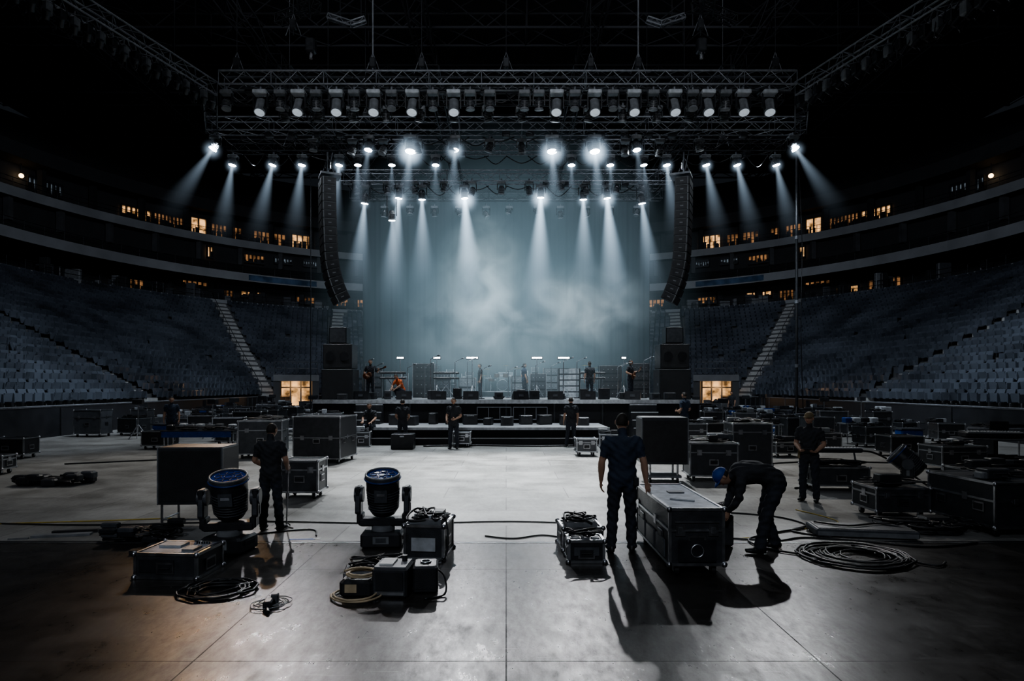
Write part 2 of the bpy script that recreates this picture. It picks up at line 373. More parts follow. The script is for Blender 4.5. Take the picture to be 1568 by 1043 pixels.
for sx in (-1,1):
    mb=MB()
    mb.box((-1.45,0,1.45),(.5,3,2.9),'concd'); mb.box((1.45,0,1.45),(.5,3,2.9),'concd'); mb.box((0,0,2.75),(3.4,3.2,.5),'conc')
    mb.box((0,1.4,1.25),(2.4,.1,2.5),'amber')
    for x in (-1.15,-.4,.4,1.15): mb.box((x,.7,1.25),(.12,.1,2.5),'trussb')
    mb.box((0,.7,2.0),(2.4,.08,.1),'trussb'); mb.bbox((-.7,-.2,.5),(.6,.5,1.),'black',.03); mb.bbox((.6,.2,.4),(.4,.4,.8),'grey',.03)
    mb.box((0,0,.02),(2.4,2.8,.04),'grey')
    for z in (.5,1.0): mb.cyl((-1.6,-1.5,3+z),(1.6,-1.5,3+z),.03,'trussb',n=6)
    for x in (-1.6,-.8,0,.8,1.6): mb.cyl((x,-1.5,3),(x,-1.5,4),.03,'trussb',n=6)
    ob=mb.obj('tunnel_portal',(sx*17.0,50.6,0),-sx*20)
    l=bpy.data.lights.new('portal_lamp','POINT'); l.energy=90; l.color=(1,.6,.3); l.shadow_soft_size=.2
    lo=bpy.data.objects.new('portal_lamp',l); scene.collection.objects.link(lo); lo.parent=ob; lo.location=(0,-.2,2.2)

# ---------------------------------------------------------------- ceiling
mb=MB(); mb.box((0,36,33.2),(110,110,.4),'ceil'); mb.obj('ceiling')
mb=MB()
for y in (26,36,46,56,66,76): mb.truss((-46,y,29),(46,y,29),2.4,'skirt',bay=3,rc=.10,rl=.055)
for x in (-30,-18,-6,6,18,30): mb.truss((x,20,27.2),(x,84,27.2),1.2,'skirt',bay=2.4,rc=.07,rl=.04)
mb.obj('roof_trusses')

# ---------------------------------------------------------------- volumes
def vol_mat(name,kind,step=.35):
    m,t,o=nt(name); N=t.nodes; L=t.links
    e=N.new('ShaderNodeEmission'); L.new(e.outputs[0],o.inputs['Volume'])  # emission only: the volumes glow themselves, nothing scatters the lamps
    oi=N.new('ShaderNodeObjectInfo'); L.new(oi.outputs['Color'],e.inputs[0])
    tc=N.new('ShaderNodeTexCoord'); sp=N.new('ShaderNodeSeparateXYZ'); L.new(tc.outputs['Object'],sp.inputs[0])
    def mth(op,a,b=None,clamp=False):
        n=N.new('ShaderNodeMath'); n.operation=op; n.use_clamp=clamp
        for i,x in enumerate((a,b)):
            if x is None: continue
            if isinstance(x,(int,float)): n.inputs[i].default_value=x
            else: L.new(x,n.inputs[i])
        return n.outputs[0]
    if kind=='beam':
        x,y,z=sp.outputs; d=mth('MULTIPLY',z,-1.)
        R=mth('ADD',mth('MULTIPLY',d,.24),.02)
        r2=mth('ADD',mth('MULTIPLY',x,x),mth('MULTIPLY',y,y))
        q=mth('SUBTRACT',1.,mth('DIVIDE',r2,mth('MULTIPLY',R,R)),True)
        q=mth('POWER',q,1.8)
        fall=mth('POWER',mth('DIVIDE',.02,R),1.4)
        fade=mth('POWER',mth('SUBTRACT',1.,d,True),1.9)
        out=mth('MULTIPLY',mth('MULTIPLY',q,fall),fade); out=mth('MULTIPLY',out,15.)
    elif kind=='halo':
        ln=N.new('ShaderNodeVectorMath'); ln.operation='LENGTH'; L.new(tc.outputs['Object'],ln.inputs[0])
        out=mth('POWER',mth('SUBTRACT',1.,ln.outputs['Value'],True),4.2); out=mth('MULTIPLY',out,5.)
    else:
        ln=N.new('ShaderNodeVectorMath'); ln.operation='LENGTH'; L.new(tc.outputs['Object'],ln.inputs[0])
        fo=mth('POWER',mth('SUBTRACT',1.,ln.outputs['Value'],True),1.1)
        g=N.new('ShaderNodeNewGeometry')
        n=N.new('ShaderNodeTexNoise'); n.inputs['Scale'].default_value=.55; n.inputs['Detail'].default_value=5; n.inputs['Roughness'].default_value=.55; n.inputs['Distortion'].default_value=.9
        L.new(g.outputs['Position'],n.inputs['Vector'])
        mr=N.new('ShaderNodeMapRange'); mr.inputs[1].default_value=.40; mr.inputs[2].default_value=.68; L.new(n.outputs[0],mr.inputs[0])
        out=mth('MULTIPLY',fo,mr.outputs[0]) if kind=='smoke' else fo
    L.new(out,e.inputs[1])
    try: m.cycles.volume_step_rate=step
    except Exception as ex: print(ex)
    return m
M['beam']=vol_mat('beam_glow_emission','beam',1.0); M['halo']=vol_mat('lens_glow_emission','halo',1.5)  # beam light and lens bloom put in as volume emission
M['smoke']=vol_mat('haze_smoke','smoke',1.); M['haze']=vol_mat('haze_soft','haze',1.5)  # smoke and haze glow by emission in place of scattered light
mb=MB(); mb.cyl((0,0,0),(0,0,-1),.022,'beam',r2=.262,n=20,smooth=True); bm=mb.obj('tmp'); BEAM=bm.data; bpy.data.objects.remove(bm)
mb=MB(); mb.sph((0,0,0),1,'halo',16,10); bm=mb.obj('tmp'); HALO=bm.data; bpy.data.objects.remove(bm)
def haze(name,c,r,k,col):  # haze ellipsoid whose lit look is put into its object colour
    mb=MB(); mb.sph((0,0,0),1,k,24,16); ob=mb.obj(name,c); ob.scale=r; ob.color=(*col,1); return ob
# ---------------------------------------------------------------- lighting rig
rig=empty('lighting_rig',(0,24,0))
def rigobj(mb,name):
    ob=mb.obj(name); ob.parent=rig; ob.location=(0,-24,0); return ob
TZ=11.9
mb=MB(); mb.truss((-9.1,20,TZ),(9.2,20,TZ),.42,'truss',bay=.42,rc=.032,rl=.016); mb.truss((-9.1,20.9,TZ-.1),(9.2,20.9,TZ-.1),.42,'trussb',bay=.5); rigobj(mb,'front_truss')
mb=MB(); mb.truss((-11.4,24,TZ+.2),(11.4,24,TZ+.2),.5,'truss',bay=.6); rigobj(mb,'mid_truss')
mb=MB(); mb.truss((-11.5,26,TZ+.15),(-6.2,26,TZ+.15),.45,'trussb',bay=.5); mb.truss((6.2,26,TZ+.15),(11.5,26,TZ+.15),.45,'trussb',bay=.5); mb.truss((-6.2,26,TZ+.15),(6.2,26,TZ+.15),.45,'truss',bay=.5); rigobj(mb,'second_truss')
mb=MB(); mb.truss((-7.6,29,TZ-.1),(7.6,29,TZ-.1),.5,'truss',bay=.6); mb.truss((-8.2,33,TZ+.3),(8.2,33,TZ+.3),.5,'trussb',bay=.6); rigobj(mb,'rear_truss')
mb=MB()
for x in (-7.2,-2.4,2.4,7.2): mb.truss((x,20.3,TZ+.45),(x,33,TZ+.45),.4,'trussb',bay=.6)
for sx in (-1,1):
    mb.truss((sx*9.4,20,TZ-.3),(sx*11.8,13.2,TZ),.42,'truss',bay=.45)
    mb.truss((sx*9.6,20.3,TZ-.4),(sx*11.3,24,TZ+.1),.4,'trussb',bay=.45)
    for i in range(22):
        t=i/21; x=sx*(9.4+2.4*t); y=20-6.8*t
        mb.tube(smooth_path([(x,y,TZ-.3),(x+random.uniform(-.2,.2),y-.2,TZ-.9-random.random()*.3),(x+sx*.2,y-.5,TZ-.35)],4),.02,'trussb',4)
        mb.bbox((x,y,TZ-.62),(.18,.22,.32),'grey' if i%2 else 'trussb',.03); mb.cyl((x,y-.05,TZ-.9),(x+.1,y-.15,TZ-.75),.09,'trussb')
    mb.truss((sx*6.6,20.5,14.4),(sx*5.7,17.,14.2),.35,'trussb',bay=.4)
    mb.truss((sx*6.2,20.5,14.6),(sx*8.,22,15.),.3,'trussb',bay=.4)
    mb.truss((sx*5.7,20,13.95),(sx*4.95,20,13.7),.14,'truss',bay=.2); mb.truss((sx*4.95,20,13.7),(sx*4.5,20,13.85),.14,'truss',bay=.2)
    mb.cyl((sx*5.3,20,13.8),(sx*5.3,20,28),.015,'trussb',n=4)
    mb.bbox((sx*6.3,20.2,13.1),(.3,.3,.45),'trussb',.04); mb.cyl((sx*6.3,20.2,12.7),(sx*6.3,20.2,12.9),.06,'steel')
rigobj(mb,'cross_trusses')
mb=MB()
for (y,z,x0,x1,n_) in ((20.4,TZ-.25,-9,9,26),(24.3,TZ-.1,-11,11,24),(26.3,TZ-.1,-11,11,24),(29.3,TZ-.4,-7.4,7.4,16)):
    for i in range(n_):
        a=x0+(x1-x0)*i/n_; b=a+(x1-x0)/n_*random.uniform(.8,1.5); b=min(b,x1)
        mb.tube(smooth_path([(a,y,z),((a+b)/2,y+random.uniform(-.15,.15),z-random.uniform(.15,.5)),(b,y,z)],5),.022,'cable',4)
        if random.random()<.5: mb.bbox((a,y-.1,z+.05),(.3,.25,.22),'trussb',.03)
rigobj(mb,'cable_looms')
mb=MB()
for (x,y,z0) in [(-4.26,20,TZ),(4.22,20,TZ),(-8.6,20,TZ),(8.6,20,TZ),(0,20,TZ),(-5.4,24,TZ),(5.4,24,TZ),(-10.6,20,11.5),(10.6,20,11.5),(-6.9,20.3,13.3),(6.3,20.3,13.3),(-9.,26,TZ),(9,26,TZ),(-2.7,20,TZ),(2.7,20,TZ),(-7.2,25.3,10.5),(7.2,25.3,10.5)]:
    big=abs(abs(x)-4.24)<.1
    mb.cyl((x,y,z0+.2),(x,y,28),.03 if big else .014,'truss' if big else 'trussb',n=5)
    mb.bbox((x,y,z0+.55),(.2,.2,.32),'trussb',.03)
    for sx in (-.25,.25): mb.cyl((x,y,z0+.9),(x+sx,y,z0+.2),.012,'truss',n=4)
rigobj(mb,'chain_hoists')
def fixture(pos,dirv,lit=0,truss_z=None,dim='lamp',energy=0,angle=40,beam=0,bs=1.,halo=.5,hs=1.,size=1.,col=(.62,.8,1.)):
    d=Vector(dirv).normalized(); q=d.to_track_quat('-Z','Y').to_matrix().to_4x4()
    mb=MB(); s=size
    zt=(truss_z if truss_z else pos[2]+.55)-pos[2]
    mb.cyl((0,0,zt-.12),(0,0,zt),.04,'truss',n=6)
    mb.bbox((0,0,zt-.2),(.40*s,.28*s,.13),'lgrey' if lit==2 else 'grey',.02)
    for sx in (-1,1):
        mb.box((sx*.2*s,0,(zt-.2)/2-.02),(.035,.1,zt-.2),'black')
    mb.M=q
    if lit==2:
        mb.cyl((0,0,.26*s),(0,0,.2*s),.10*s,'grey',r2=.15*s,n=16); mb.cyl((0,0,.2*s),(0,0,-.14*s),.15*s,'grey',n=16)
        for i in range(5): mb.box((0,-.152*s,(.16-.065*i)*s),(.2*s,.015,.03*s),'lgrey')
        for sx in (-1,1): mb.box((sx*.145*s,0,.03*s),(.02,.2*s,.3*s),'black')
    else:
        mb.cyl((0,0,.2*s),(0,0,.08*s),.09*s,'black',r2=.15*s,n=14); mb.cyl((0,0,.08*s),(0,0,-.14*s),.15*s,'black',n=14)
        for i in range(4): mb.ring((0,0,(.07-.05*i)*s),.153*s,.008,'grey',n=14,m=4)
    mb.cyl((0,0,-.14*s),(0,0,-.2*s),.15*s,'grey' ,r2=.165*s,n=16)
    lens={0:'grey',1:dim,2:'lensgrey'}[lit]
    mb.cyl((0,0,-.2*s),(0,0,-.212*s),.14*s,lens,n=16)
    mb.M=Matrix.Identity(4)
    ob=mb.obj('stage_spotlight'); ob.parent=rig; ob.location=Vector(pos)-Vector((0,24,0))
    lp=d*.24*s
    if energy:
        l=bpy.data.lights.new('spot','SPOT'); l.energy=energy; l.spot_size=angle*D2R; l.spot_blend=.8; l.shadow_soft_size=.1; l.color=(.86,.93,1)
        lo=bpy.data.objects.new('spot',l); scene.collection.objects.link(lo); lo.parent=ob; lo.location=lp; lo.rotation_euler=d.to_track_quat('-Z','Y').to_euler()
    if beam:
        b=bpy.data.objects.new('beam',BEAM); scene.collection.objects.link(b); b.parent=ob; b.location=lp; b.rotation_euler=d.to_track_quat('-Z','Y').to_euler(); b.scale=(beam*.85,beam*.85,beam); b.color=(col[0]*bs,col[1]*bs,col[2]*bs,1)  # visible beam is an added self-glowing cone
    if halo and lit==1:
        b=bpy.data.objects.new('halo',HALO); scene.collection.objects.link(b); b.parent=ob; b.location=lp; b.scale=(halo,)*3; b.color=(col[0]*hs,col[1]*hs,col[2]*hs,1)  # added glow ball imitating bloom around the lit lens
    return ob
def X(u,d): return (u-775)*d/958.
for u in [348,400,430,458,485,516,543,573,600,632,663,695,720,750,803,825,852,880,910,938,970,1000,1032,1060,1083,1110,1137,1177]:
    bright=u in (400,458,516,573,632,695,852,910,970,1032,1083,1137,1177)
    fixture((X(u,20),19.95,11.02 if bright else 11.12),(random.uniform(-.08,.08),-.42 if bright else random.uniform(-.3,.2),-1),lit=2 if bright else 0,truss_z=TZ-.22,size=1.1 if bright else .9)
for u,big in ((330,.7),(565,.6),(629,1.4),(697,.9),(845,1.3),(910,1.4),(974,.5),(1214,.6)):
    x=X(u,24); side=abs(x)>9
    dx=(.5 if x>0 else -.5) if side else x*.02
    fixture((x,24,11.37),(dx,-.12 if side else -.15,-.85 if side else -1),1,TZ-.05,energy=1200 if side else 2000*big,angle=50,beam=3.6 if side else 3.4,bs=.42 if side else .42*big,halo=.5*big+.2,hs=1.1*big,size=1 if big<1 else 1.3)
for u,big,fx in ((357,.5,-.14),(419,.6,-.22),(463,.6,-.10),(520,.7,-.1),(548,.3,0),(600,.25,0),(667,.5,0),(875,.4,0),(934,.5,.05),(985,.3,.1),(1020,.7,.12),(1080,.6,.18),(1127,.6,.22),(1187,.5,.2)):
    x=X(u,26)
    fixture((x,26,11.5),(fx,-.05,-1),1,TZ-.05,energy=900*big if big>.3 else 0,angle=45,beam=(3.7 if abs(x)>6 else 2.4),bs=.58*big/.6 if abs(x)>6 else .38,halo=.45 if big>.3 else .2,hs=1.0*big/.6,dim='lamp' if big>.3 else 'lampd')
for u,v,big,fx in ((559,304,.4,-.12),(600,330,.12,0),(611,296,.9,-.10),(646,298,.45,.0),(711,296,1.4,.06),(828,295,1.2,-.02),(893,298,.6,.03),(929,296,1.,.10),(982,304,.35,.16)):
    x=X(u,29); z=2.15+(590-v)*29/958
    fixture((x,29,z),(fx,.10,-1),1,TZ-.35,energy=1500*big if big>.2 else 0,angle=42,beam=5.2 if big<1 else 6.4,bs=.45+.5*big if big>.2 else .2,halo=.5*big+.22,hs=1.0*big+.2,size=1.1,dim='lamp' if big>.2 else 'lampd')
for i in range(34):
    x=-7.3+14.6*i/33+random.uniform(-.1,.1)
    fixture((x,(23.95,28.9,32.9)[i%3],11.2+random.uniform(-.1,.15)),(random.uniform(-.4,.4),random.uniform(-.3,.5),-1),0,TZ-.2,size=.95)
for i in range(14):
    fixture((-7.4+i*1.13,20.9,11.15),(random.uniform(-.3,.3),.3,-1),0,TZ-.3,size=.9)
def spot(name,loc,tgt,e,ang,col=(.85,.93,1),size=.15,blend=.9):
    l=bpy.data.lights.new(name,'SPOT'); l.energy=e; l.spot_size=ang*D2R; l.spot_blend=blend; l.shadow_soft_size=size; l.color=col
    lo=bpy.data.objects.new(name,l); scene.collection.objects.link(lo)
    lo.rotation_euler=(Vector(tgt)-Vector(loc)).to_track_quat('-Z','Y').to_euler(); lo.parent=rig; lo.location=Vector(loc)-Vector((0,24,0)); return lo
for x in (-4.5,-1.2,1.8,4.8): spot('backdrop_wash',(x,29.6,11.4),(x*1.0,37,6),1000,60,(.62,.86,1))
for x,tx,e in ((-5.2,-4.,3400),(-2.0,-1.,9500),(2.3,.8,9500),(5.3,4.,3400)): spot('floor_wash',(x,23.6,11.2),(tx,16,0),e,42,(.94,.97,1))
for x,tx in ((-2.4,-.95),(3.2,1.2)): spot('floor_wash',(x,28.8,11.2),(tx,6.8,0),3400,15,(.97,.97,1),.12)
spot('floor_wash',(-9.4,25.8,11.2),(-2.3,6.5,0),3000,12,(.99,.97,1),.12); spot('floor_wash',(11.,25.8,11.2),(3.3,6.6,0),2800,12,(.95,.97,1),.12)
for sx in (-1,1): 
    spot('seat_wash',(sx*10.8,23.6,11.3),(sx*24,32,2),6500,62,(.78,.88,1))
    spot('seat_wash',(sx*10.6,26,11.3),(sx*22,58,4),7000,50,(.78,.88,1))
    spot('floor_wash',(sx*10.4,23.7,11.2),(sx*9.5,16,0),1900,56,(1,.94,.86))
spot('amber_glint_spot',(-12.2,26,11.2),(-2.9,5.9,0),1100,11,(1,.58,.26),.2)  # added warm spot without a fixture, makes the amber glint on the floor
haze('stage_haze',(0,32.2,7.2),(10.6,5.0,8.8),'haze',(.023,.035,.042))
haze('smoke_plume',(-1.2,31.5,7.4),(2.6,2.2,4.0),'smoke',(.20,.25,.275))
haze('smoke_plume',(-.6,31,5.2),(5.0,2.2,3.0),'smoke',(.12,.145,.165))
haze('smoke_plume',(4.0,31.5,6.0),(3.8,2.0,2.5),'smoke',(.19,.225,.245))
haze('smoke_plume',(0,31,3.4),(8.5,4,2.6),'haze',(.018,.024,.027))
def area(loc,tgt,e,size,col=(.80,.87,1)):  # added out-of-frame fill that lifts the bowl and floor
    l=bpy.data.lights.new('overhead_fill','AREA'); l.energy=e; l.size=size; l.color=col
    lo=bpy.data.objects.new('overhead_fill',l); scene.collection.objects.link(lo); lo.location=loc; lo.rotation_euler=(Vector(tgt)-Vector(loc)).to_track_quat('-Z','Y').to_euler()
area((0,6,26),(0,8,0),240,6)
for sx in (-1,1):
    area((sx*22,18,26),(sx*24,24,0),300,6)
    area((sx*8,26,25),(sx*28,62,10),1700,5); area((sx*6,24,25),(sx*42,46,16),650,5)
l=bpy.data.lights.new('front_fill_spot','SPOT'); l.energy=7000; l.spot_size=44*D2R; l.spot_blend=.6; l.shadow_soft_size=.5; l.color=(.88,.93,1)  # added fill from behind the camera to brighten the trusses
lo=bpy.data.objects.new('front_fill_spot',l); scene.collection.objects.link(lo); lo.location=(0,-9,13); lo.rotation_euler=(Vector((0,22,16.2))-Vector((0,-9,13))).to_track_quat('-Z','Y').to_euler()
l=bpy.data.lights.new('front_fill_spot','SPOT'); l.energy=2600; l.spot_size=66*D2R; l.spot_blend=1.; l.shadow_soft_size=1.; l.color=(.82,.89,1)  # second added fill, softens the dark backs of the crew
lo=bpy.data.objects.new('front_fill_spot',l); scene.collection.objects.link(lo); lo.location=(-3,-9,11); lo.rotation_euler=(Vector((0,16,0))-Vector((-3,-9,11))).to_track_quat('-Z','Y').to_euler()

# ---------------------------------------------------------------- stage
SZ=1.55
mb=MB()
mb.box((0,32,SZ-.06),(16,12,.12),'deck'); mb.box((0,25.98,SZ-.07),(16.05,.05,.16),'edge')
mb.box((0,26.05,.7),(16,.05,1.4),'skirt'); mb.box((-7.95,32,.7),(.05,12,1.4),'skirt'); mb.box((7.95,32,.7),(.05,12,1.4),'skirt')
for i in range(9): mb.box((-8+2*i,25.99,.7),(.07,.05,1.4),'trussb')
for x in (-1.2,.3,):
    for z in (.75,1.25): mb.box((x+.7,25.9,z),(1.4,.05,.04),'truss')
    for xx in (0,.47,.94,1.4): mb.box((x+xx,25.9,1.0),(.03,.05,.5),'truss')
mb.box((-.8,24.4,.56),(9.2,2.8,.08),'deck'); mb.box((-.8,22.97,.57),(9.2,.06,.1),'edge'); mb.box((-.8,23.03,.26),(9.1,.04,.52),'skirt')
mb.box((-.8,22.7,.12),(9.4,.5,.24),'skirt')
for s in (-1,1):
    for i in range(5): mb.box((s*5.6,25.7-.28*i,(SZ-.3*(i+1))/2+.05),(1.1,.28,SZ-.3*(i+1)+.1),'black'); mb.box((s*5.6,25.58-.28*i,SZ-.3*(i+1)+.12),(1.1,.04,.03),'edge')
mb.obj('stage')
for i in range(11):
    x=-4.4+7.4*i/10; mb=MB(); h=.28+random.uniform(0,.3); w_=random.uniform(.3,.6)
    mb.bbox((0,0,h/2),(w_,.4,h),random.choice(['case','black','black','case2']),.02); mb.box((0,-.206,h*.5),(w_*.8,.012,h*.7),'grille'); mb.box((0,-.212,h*.9),(w_*.5,.01,.02),'alu')
    mb.obj('stage_box',(x,24.5+random.uniform(-.3,.9),.60),random.uniform(-15,15))
vs=[];fs=[];n=220
for i in range(n+1):
    x=-8.5+17*i/n; y=37.2+.05*math.sin(x*7)+.03*math.sin(x*19+1)
    vs+= [(x,y,SZ-.2),(x,y,13.2)]
for i in range(n): fs.append((2*i,2*i+2,2*i+3,2*i+1))
mb=MB(); mb.add(vs,fs,'drape',True); mb.cyl((-8.6,37.2,13.2),(8.6,37.2,13.2),.06,'trussb'); mb.truss((-8.6,37.6,13.4),(8.6,37.6,13.4),.4,'trussb',bay=.6)
for x in (-8.4,8.4): mb.truss((x,37.7,0),(x,37.7,13.4),.35,'trussb',bay=.5)
mb.obj('backdrop_curtain')
def line_array(sx):
    mb=MB(); z=0.; ang=0; x=0
    mb.box((-sx*.1,0,.35),(.8,.8,.08),'truss'); mb.cyl((0,0,.35),(0,0,1.3),.03,'truss'); mb.cyl((0,0,.35),(.2,0,1.3),.02,'truss')
    for i in range(15):
        a=ang*D2R*sx
        R=Matrix.Rotation(a,3,'Y')
        mb.box(Vector((x,0,z)),(.55,1.0,.31),'case',R)
        mb.box(Vector((x,0,z))+R@Vector((sx*.285,0,0)),(.03,.95,.27),'grille',R)
        b=Vector((x,0,z))+R@Vector((0,-.51,0)); mb.box(b,(.46,.02,.24),'black',R)
        mb.box(b+R@Vector((sx*.23,-.01,0)),(.03,.03,.31),'grey',R)
        mb.box(b+R@Vector((0,-.015,.0)),(.12,.02,.04),'grey',R)
        mb.box(b+R@Vector((0,-.012,.15)),(.46,.015,.012),'grey',R)
        st=R@Vector((0,0,-.33)); x+=st.x; z+=st.z
        ang+=.4 if i<8 else 4.
    ob=mb.obj('line_array_speaker',(0,0,0),sx*-24)
    ob.parent=rig; ob.location=(sx*7.2+(-.05 if sx>0 else 0),1.2,10.25)
for s in (-1,1): line_array(s)

# ---------------------------------------------------------------- props
def caseparts(mb,w,d,h,wheels=True,lid=.72,body='case',top=None,zo=0):
    z0=zo+(.14 if wheels else .02); H=h-(z0-zo); zc=z0+H/2
    mb.box((0,0,zc),(w-.01,d-.01,H-.01),body)
    if top: mb.box((0,0,z0+H+.001),(w-.05,d-.05,.01),top)
    e=.032
    for sx in (-1,1):
        for sy in (-1,1): mb.box((sx*(w/2-e/2+.006),sy*(d/2-e/2+.006),zc),(e,e,H),'alu')
        for zz in (z0,z0+H): mb.box((sx*(w/2-e/2+.006),0,zz),(e,d,e),'alu')
    for sy in (-1,1):
        for zz in (z0,z0+H): mb.box((0,sy*(d/2-e/2+.006),zz),(w,e,e),'alu')
        if lid: mb.box((0,sy*(d/2+.003),z0+H*lid),(w,.012,.028),'alu')
    if lid:
        for sx in (-1,1): mb.box((sx*(w/2+.003),0,z0+H*lid),(.012,d,.028),'alu')
    for sx in (-1,1):
        for sy in (-1,1):
            for zz in (z0,z0+H): mb.sph((sx*w/2,sy*d/2,zz),.034,'steel',8,6)
    for sy in (-1,1):
        for fx in (-.3,.3):
            if lid:
                mb.box((fx*w,sy*(d/2+.008),z0+H*lid),(.11,.012,.12),'steel'); mb.box((fx*w,sy*(d/2+.016),z0+H*lid),(.05,.012,.07),'alu')
        mb.box((0,sy*(d/2+.006),z0+H*.42),(.2,.012,.13),'steel'); mb.box((0,sy*(d/2+.012),z0+H*.42),(.16,.01,.09),'black'); mb.cyl((-.06,sy*(d/2+.02),z0+H*.42),(.06,sy*(d/2+.02),z0+H*.42),.01,'rubber',n=6)
    for sx in (-1,1):
        for fy in ((-.28,.28) if d>1 else (0,)):
            mb.box((sx*(w/2+.006),fy*d,z0+H*.42),(.012,.2,.13),'steel'); mb.box((sx*(w/2+.012),fy*d,z0+H*.42),(.01,.16,.09),'black')
            if lid: mb.box((sx*(w/2+.008),fy*d+.25*(fy!=0),z0+H*lid),(.012,.1,.11),'steel')
    if wheels:
        for sx in (-1,1):
            for sy in (-1,1):
                x,y=sx*(w/2-.1),sy*(d/2-.1)
                mb.box((x,y,zo+.13),(.1,.1,.02),'steel'); mb.box((x-.03,y,zo+.09),(.008,.05,.09),'steel'); mb.box((x+.03,y,zo+.09),(.008,.05,.09),'steel')
                mb.cyl((x-.022,y,zo+.055),(x+.022,y,zo+.055),.055,'rubber',n=12)
def cable_mess(mb,w,d,z,n=4,k='cable',r=.014):
    for i in range(n):
        P=[(random.uniform(-w,w)/2,random.uniform(-d,d)/2,z+random.uniform(.01,.10)) for _ in range(7)]
        mb.tube(smooth_path(P,5),r,k,5)
def road_case(x,y,w,d,h,rz=0,junk=0,**k):
    mb=MB(); caseparts(mb,w,d,h,**k)
    for i in range(junk):
        q=random.uniform(.1,.2); mb.bbox((random.uniform(-.35,.35)*w,random.uniform(-.25,.25)*d,h+q/2+.02),(random.uniform(.15,.4),random.uniform(.12,.25),q),random.choice(['black','case2','lgrey','grey','case']),.015)
    if junk: cable_mess(mb,w*.9,d*.8,h+.02,4)
    return mb.obj('road_case',(x,y+d/2,0),rz)
mb=MB(); caseparts(mb,.62,1.75,.76,top='casetop',lid=.62)
for i in range(3): mb.box((-.32,-.5+i*.5,.28),(.02,.4,.2),'case2')
mb.box((0,-.895,.30),(.42,.02,.24),'black'); mb.ring((0,-.905,.3),.07,.012,'alu',(0,1,0))
mb.box((.05,.2,.772),(.2,.12,.02),'grey'); mb.cyl((-.15,-.3,.775),(.1,-.45,.775),.012,'lgrey')
for i in range(2): mb.box((0,-.885,.52+.1*i),(.5,.01,.015),'alu')
mb.obj('road_case',(2.14,7.9,0),0)
road_case(-7.3,18.4,1.25,.9,1.1,8,body='case2',junk=1); road_case(-5.15,17.2,1.35,1.3,1.28,-6,lid=.5); road_case(-3.9,11.8,.7,.6,.72,0)
road_case(4.65,13.9,1.05,.8,.86,-5,junk=3); road_case(6.25,15.8,.98,.8,1.18,-4,lid=.8,junk=2); road_case(2.45,19,.62,.6,.52,0,body='case2')
road_case(12,18.7,1.,.8,.62,0,lid=0,body='black'); road_case(11.4,15.6,1.2,.8,.62,5,junk=2)
road_case(6.35,10,.86,.7,.5,0,junk=3); road_case(7.6,8.85,1.5,1.3,.76,3,body='case',lid=.6,top='case2',junk=3); road_case(9.2,11.2,1.5,.9,.6,-3,junk=5)
road_case(-11.8,21,.9,.7,.6,0,body='black',lid=0); road_case(-1.55,21.7,.62,.5,.52,0); road_case(-14.6,18.2,1.,.7,.6,5,body='black',lid=0)
road_case(-12.4,15.0,.55,.5,.45,5,body='case'); road_case(10.3,20.2,1.1,.7,.6,-8,junk=3); road_case(8.4,18.6,.9,.7,.45,8,junk=4); road_case(13.3,13.9,1.2,.8,.55,-10,junk=4); road_case(-6.6,21.4,.9,.7,.7,3,junk=2)
road_case(-8.6,22.4,.9,.6,.9,-10,junk=1); road_case(4.9,18.5,.9,.6,.5,10,junk=3); road_case(6.1,20.3,.9,.7,.9,-6,junk=1); road_case(9.8,9.6,1.1,.8,.42,-8,junk=4)
road_case(-5.1,21.9,.6,.4,.5,6,wheels=False,junk=1); road_case(3.6,21.6,.7,.4,.45,-6,wheels=False,junk=2)
def speaker(x,y,w,d,h,z=0.,rz=0,name='stage_monitor_speaker'):
    mb=MB(); mb.bbox((0,0,z+h/2),(w,d,h),'black',.02); mb.box((0,-d/2-.004,z+h/2),(w*.92,.012,h*.9),'grille'); mb.box((0,-d/2-.012,z+h*.85),(.14,.01,.04),'alu')
    for sx in (-1,1): mb.box((sx*(w/2+.002),0,z+h*.6),(.01,.16,.08),'rubber')
    return mb.obj(name,(x,y+d/2,0),rz)
speaker(-3.5,21.0,.75,.6,.52)
mb=MB(); mb.bbox((0,0,.78),(.98,.62,.86),'case',.015); mb.box((0,0,1.212),(.94,.58,.01),'case2')
for sx in (-1,1):
    for sy in (-1,1): mb.cyl((sx*.44,sy*.26,0),(sx*.44,sy*.26,.36),.02,'steel')
    mb.cyl((sx*.44,-.26,.12),(sx*.44,.26,.12),.014,'steel',n=6)
    mb.box((sx*.495,0,.8),(.012,.2,.1),'rubber')
    mb.box((sx*.48,-.305,.78),(.02,.02,.86),'grey')
mb.box((0,-.313,.78),(.88,.012,.76),'grille'); mb.cyl((-.44,-.26,.12),(.44,-.26,.12),.014,'steel',n=6)
mb.obj('subwoofer_on_stand',(-4.78,9.75,0),2)
mb=MB(); mb.bbox((0,0,.93),(1.02,.8,1.02),'case',.02); mb.box((0,0,1.444),(.98,.76,.01),'case2'); mb.box((0,-.404,.93),(.94,.012,.9),'grille')
for sx in (-1,1):
    mb.box((sx*.5,-.4,.93),(.02,.02,1.02),'grey')
    for sy in (-1,1): mb.cyl((sx*.3,sy*.25,.1),(sx*.3,sy*.25,.45),.025,'steel'); mb.cyl((sx*.3-.02,sy*.25,.06),(sx*.3+.02,sy*.25,.06),.06,'rubber',n=12)
mb.box((0,0,.14),(.75,.65,.05),'grey')
mb.obj('speaker_on_dolly',(3.5,14.1,0),-3)
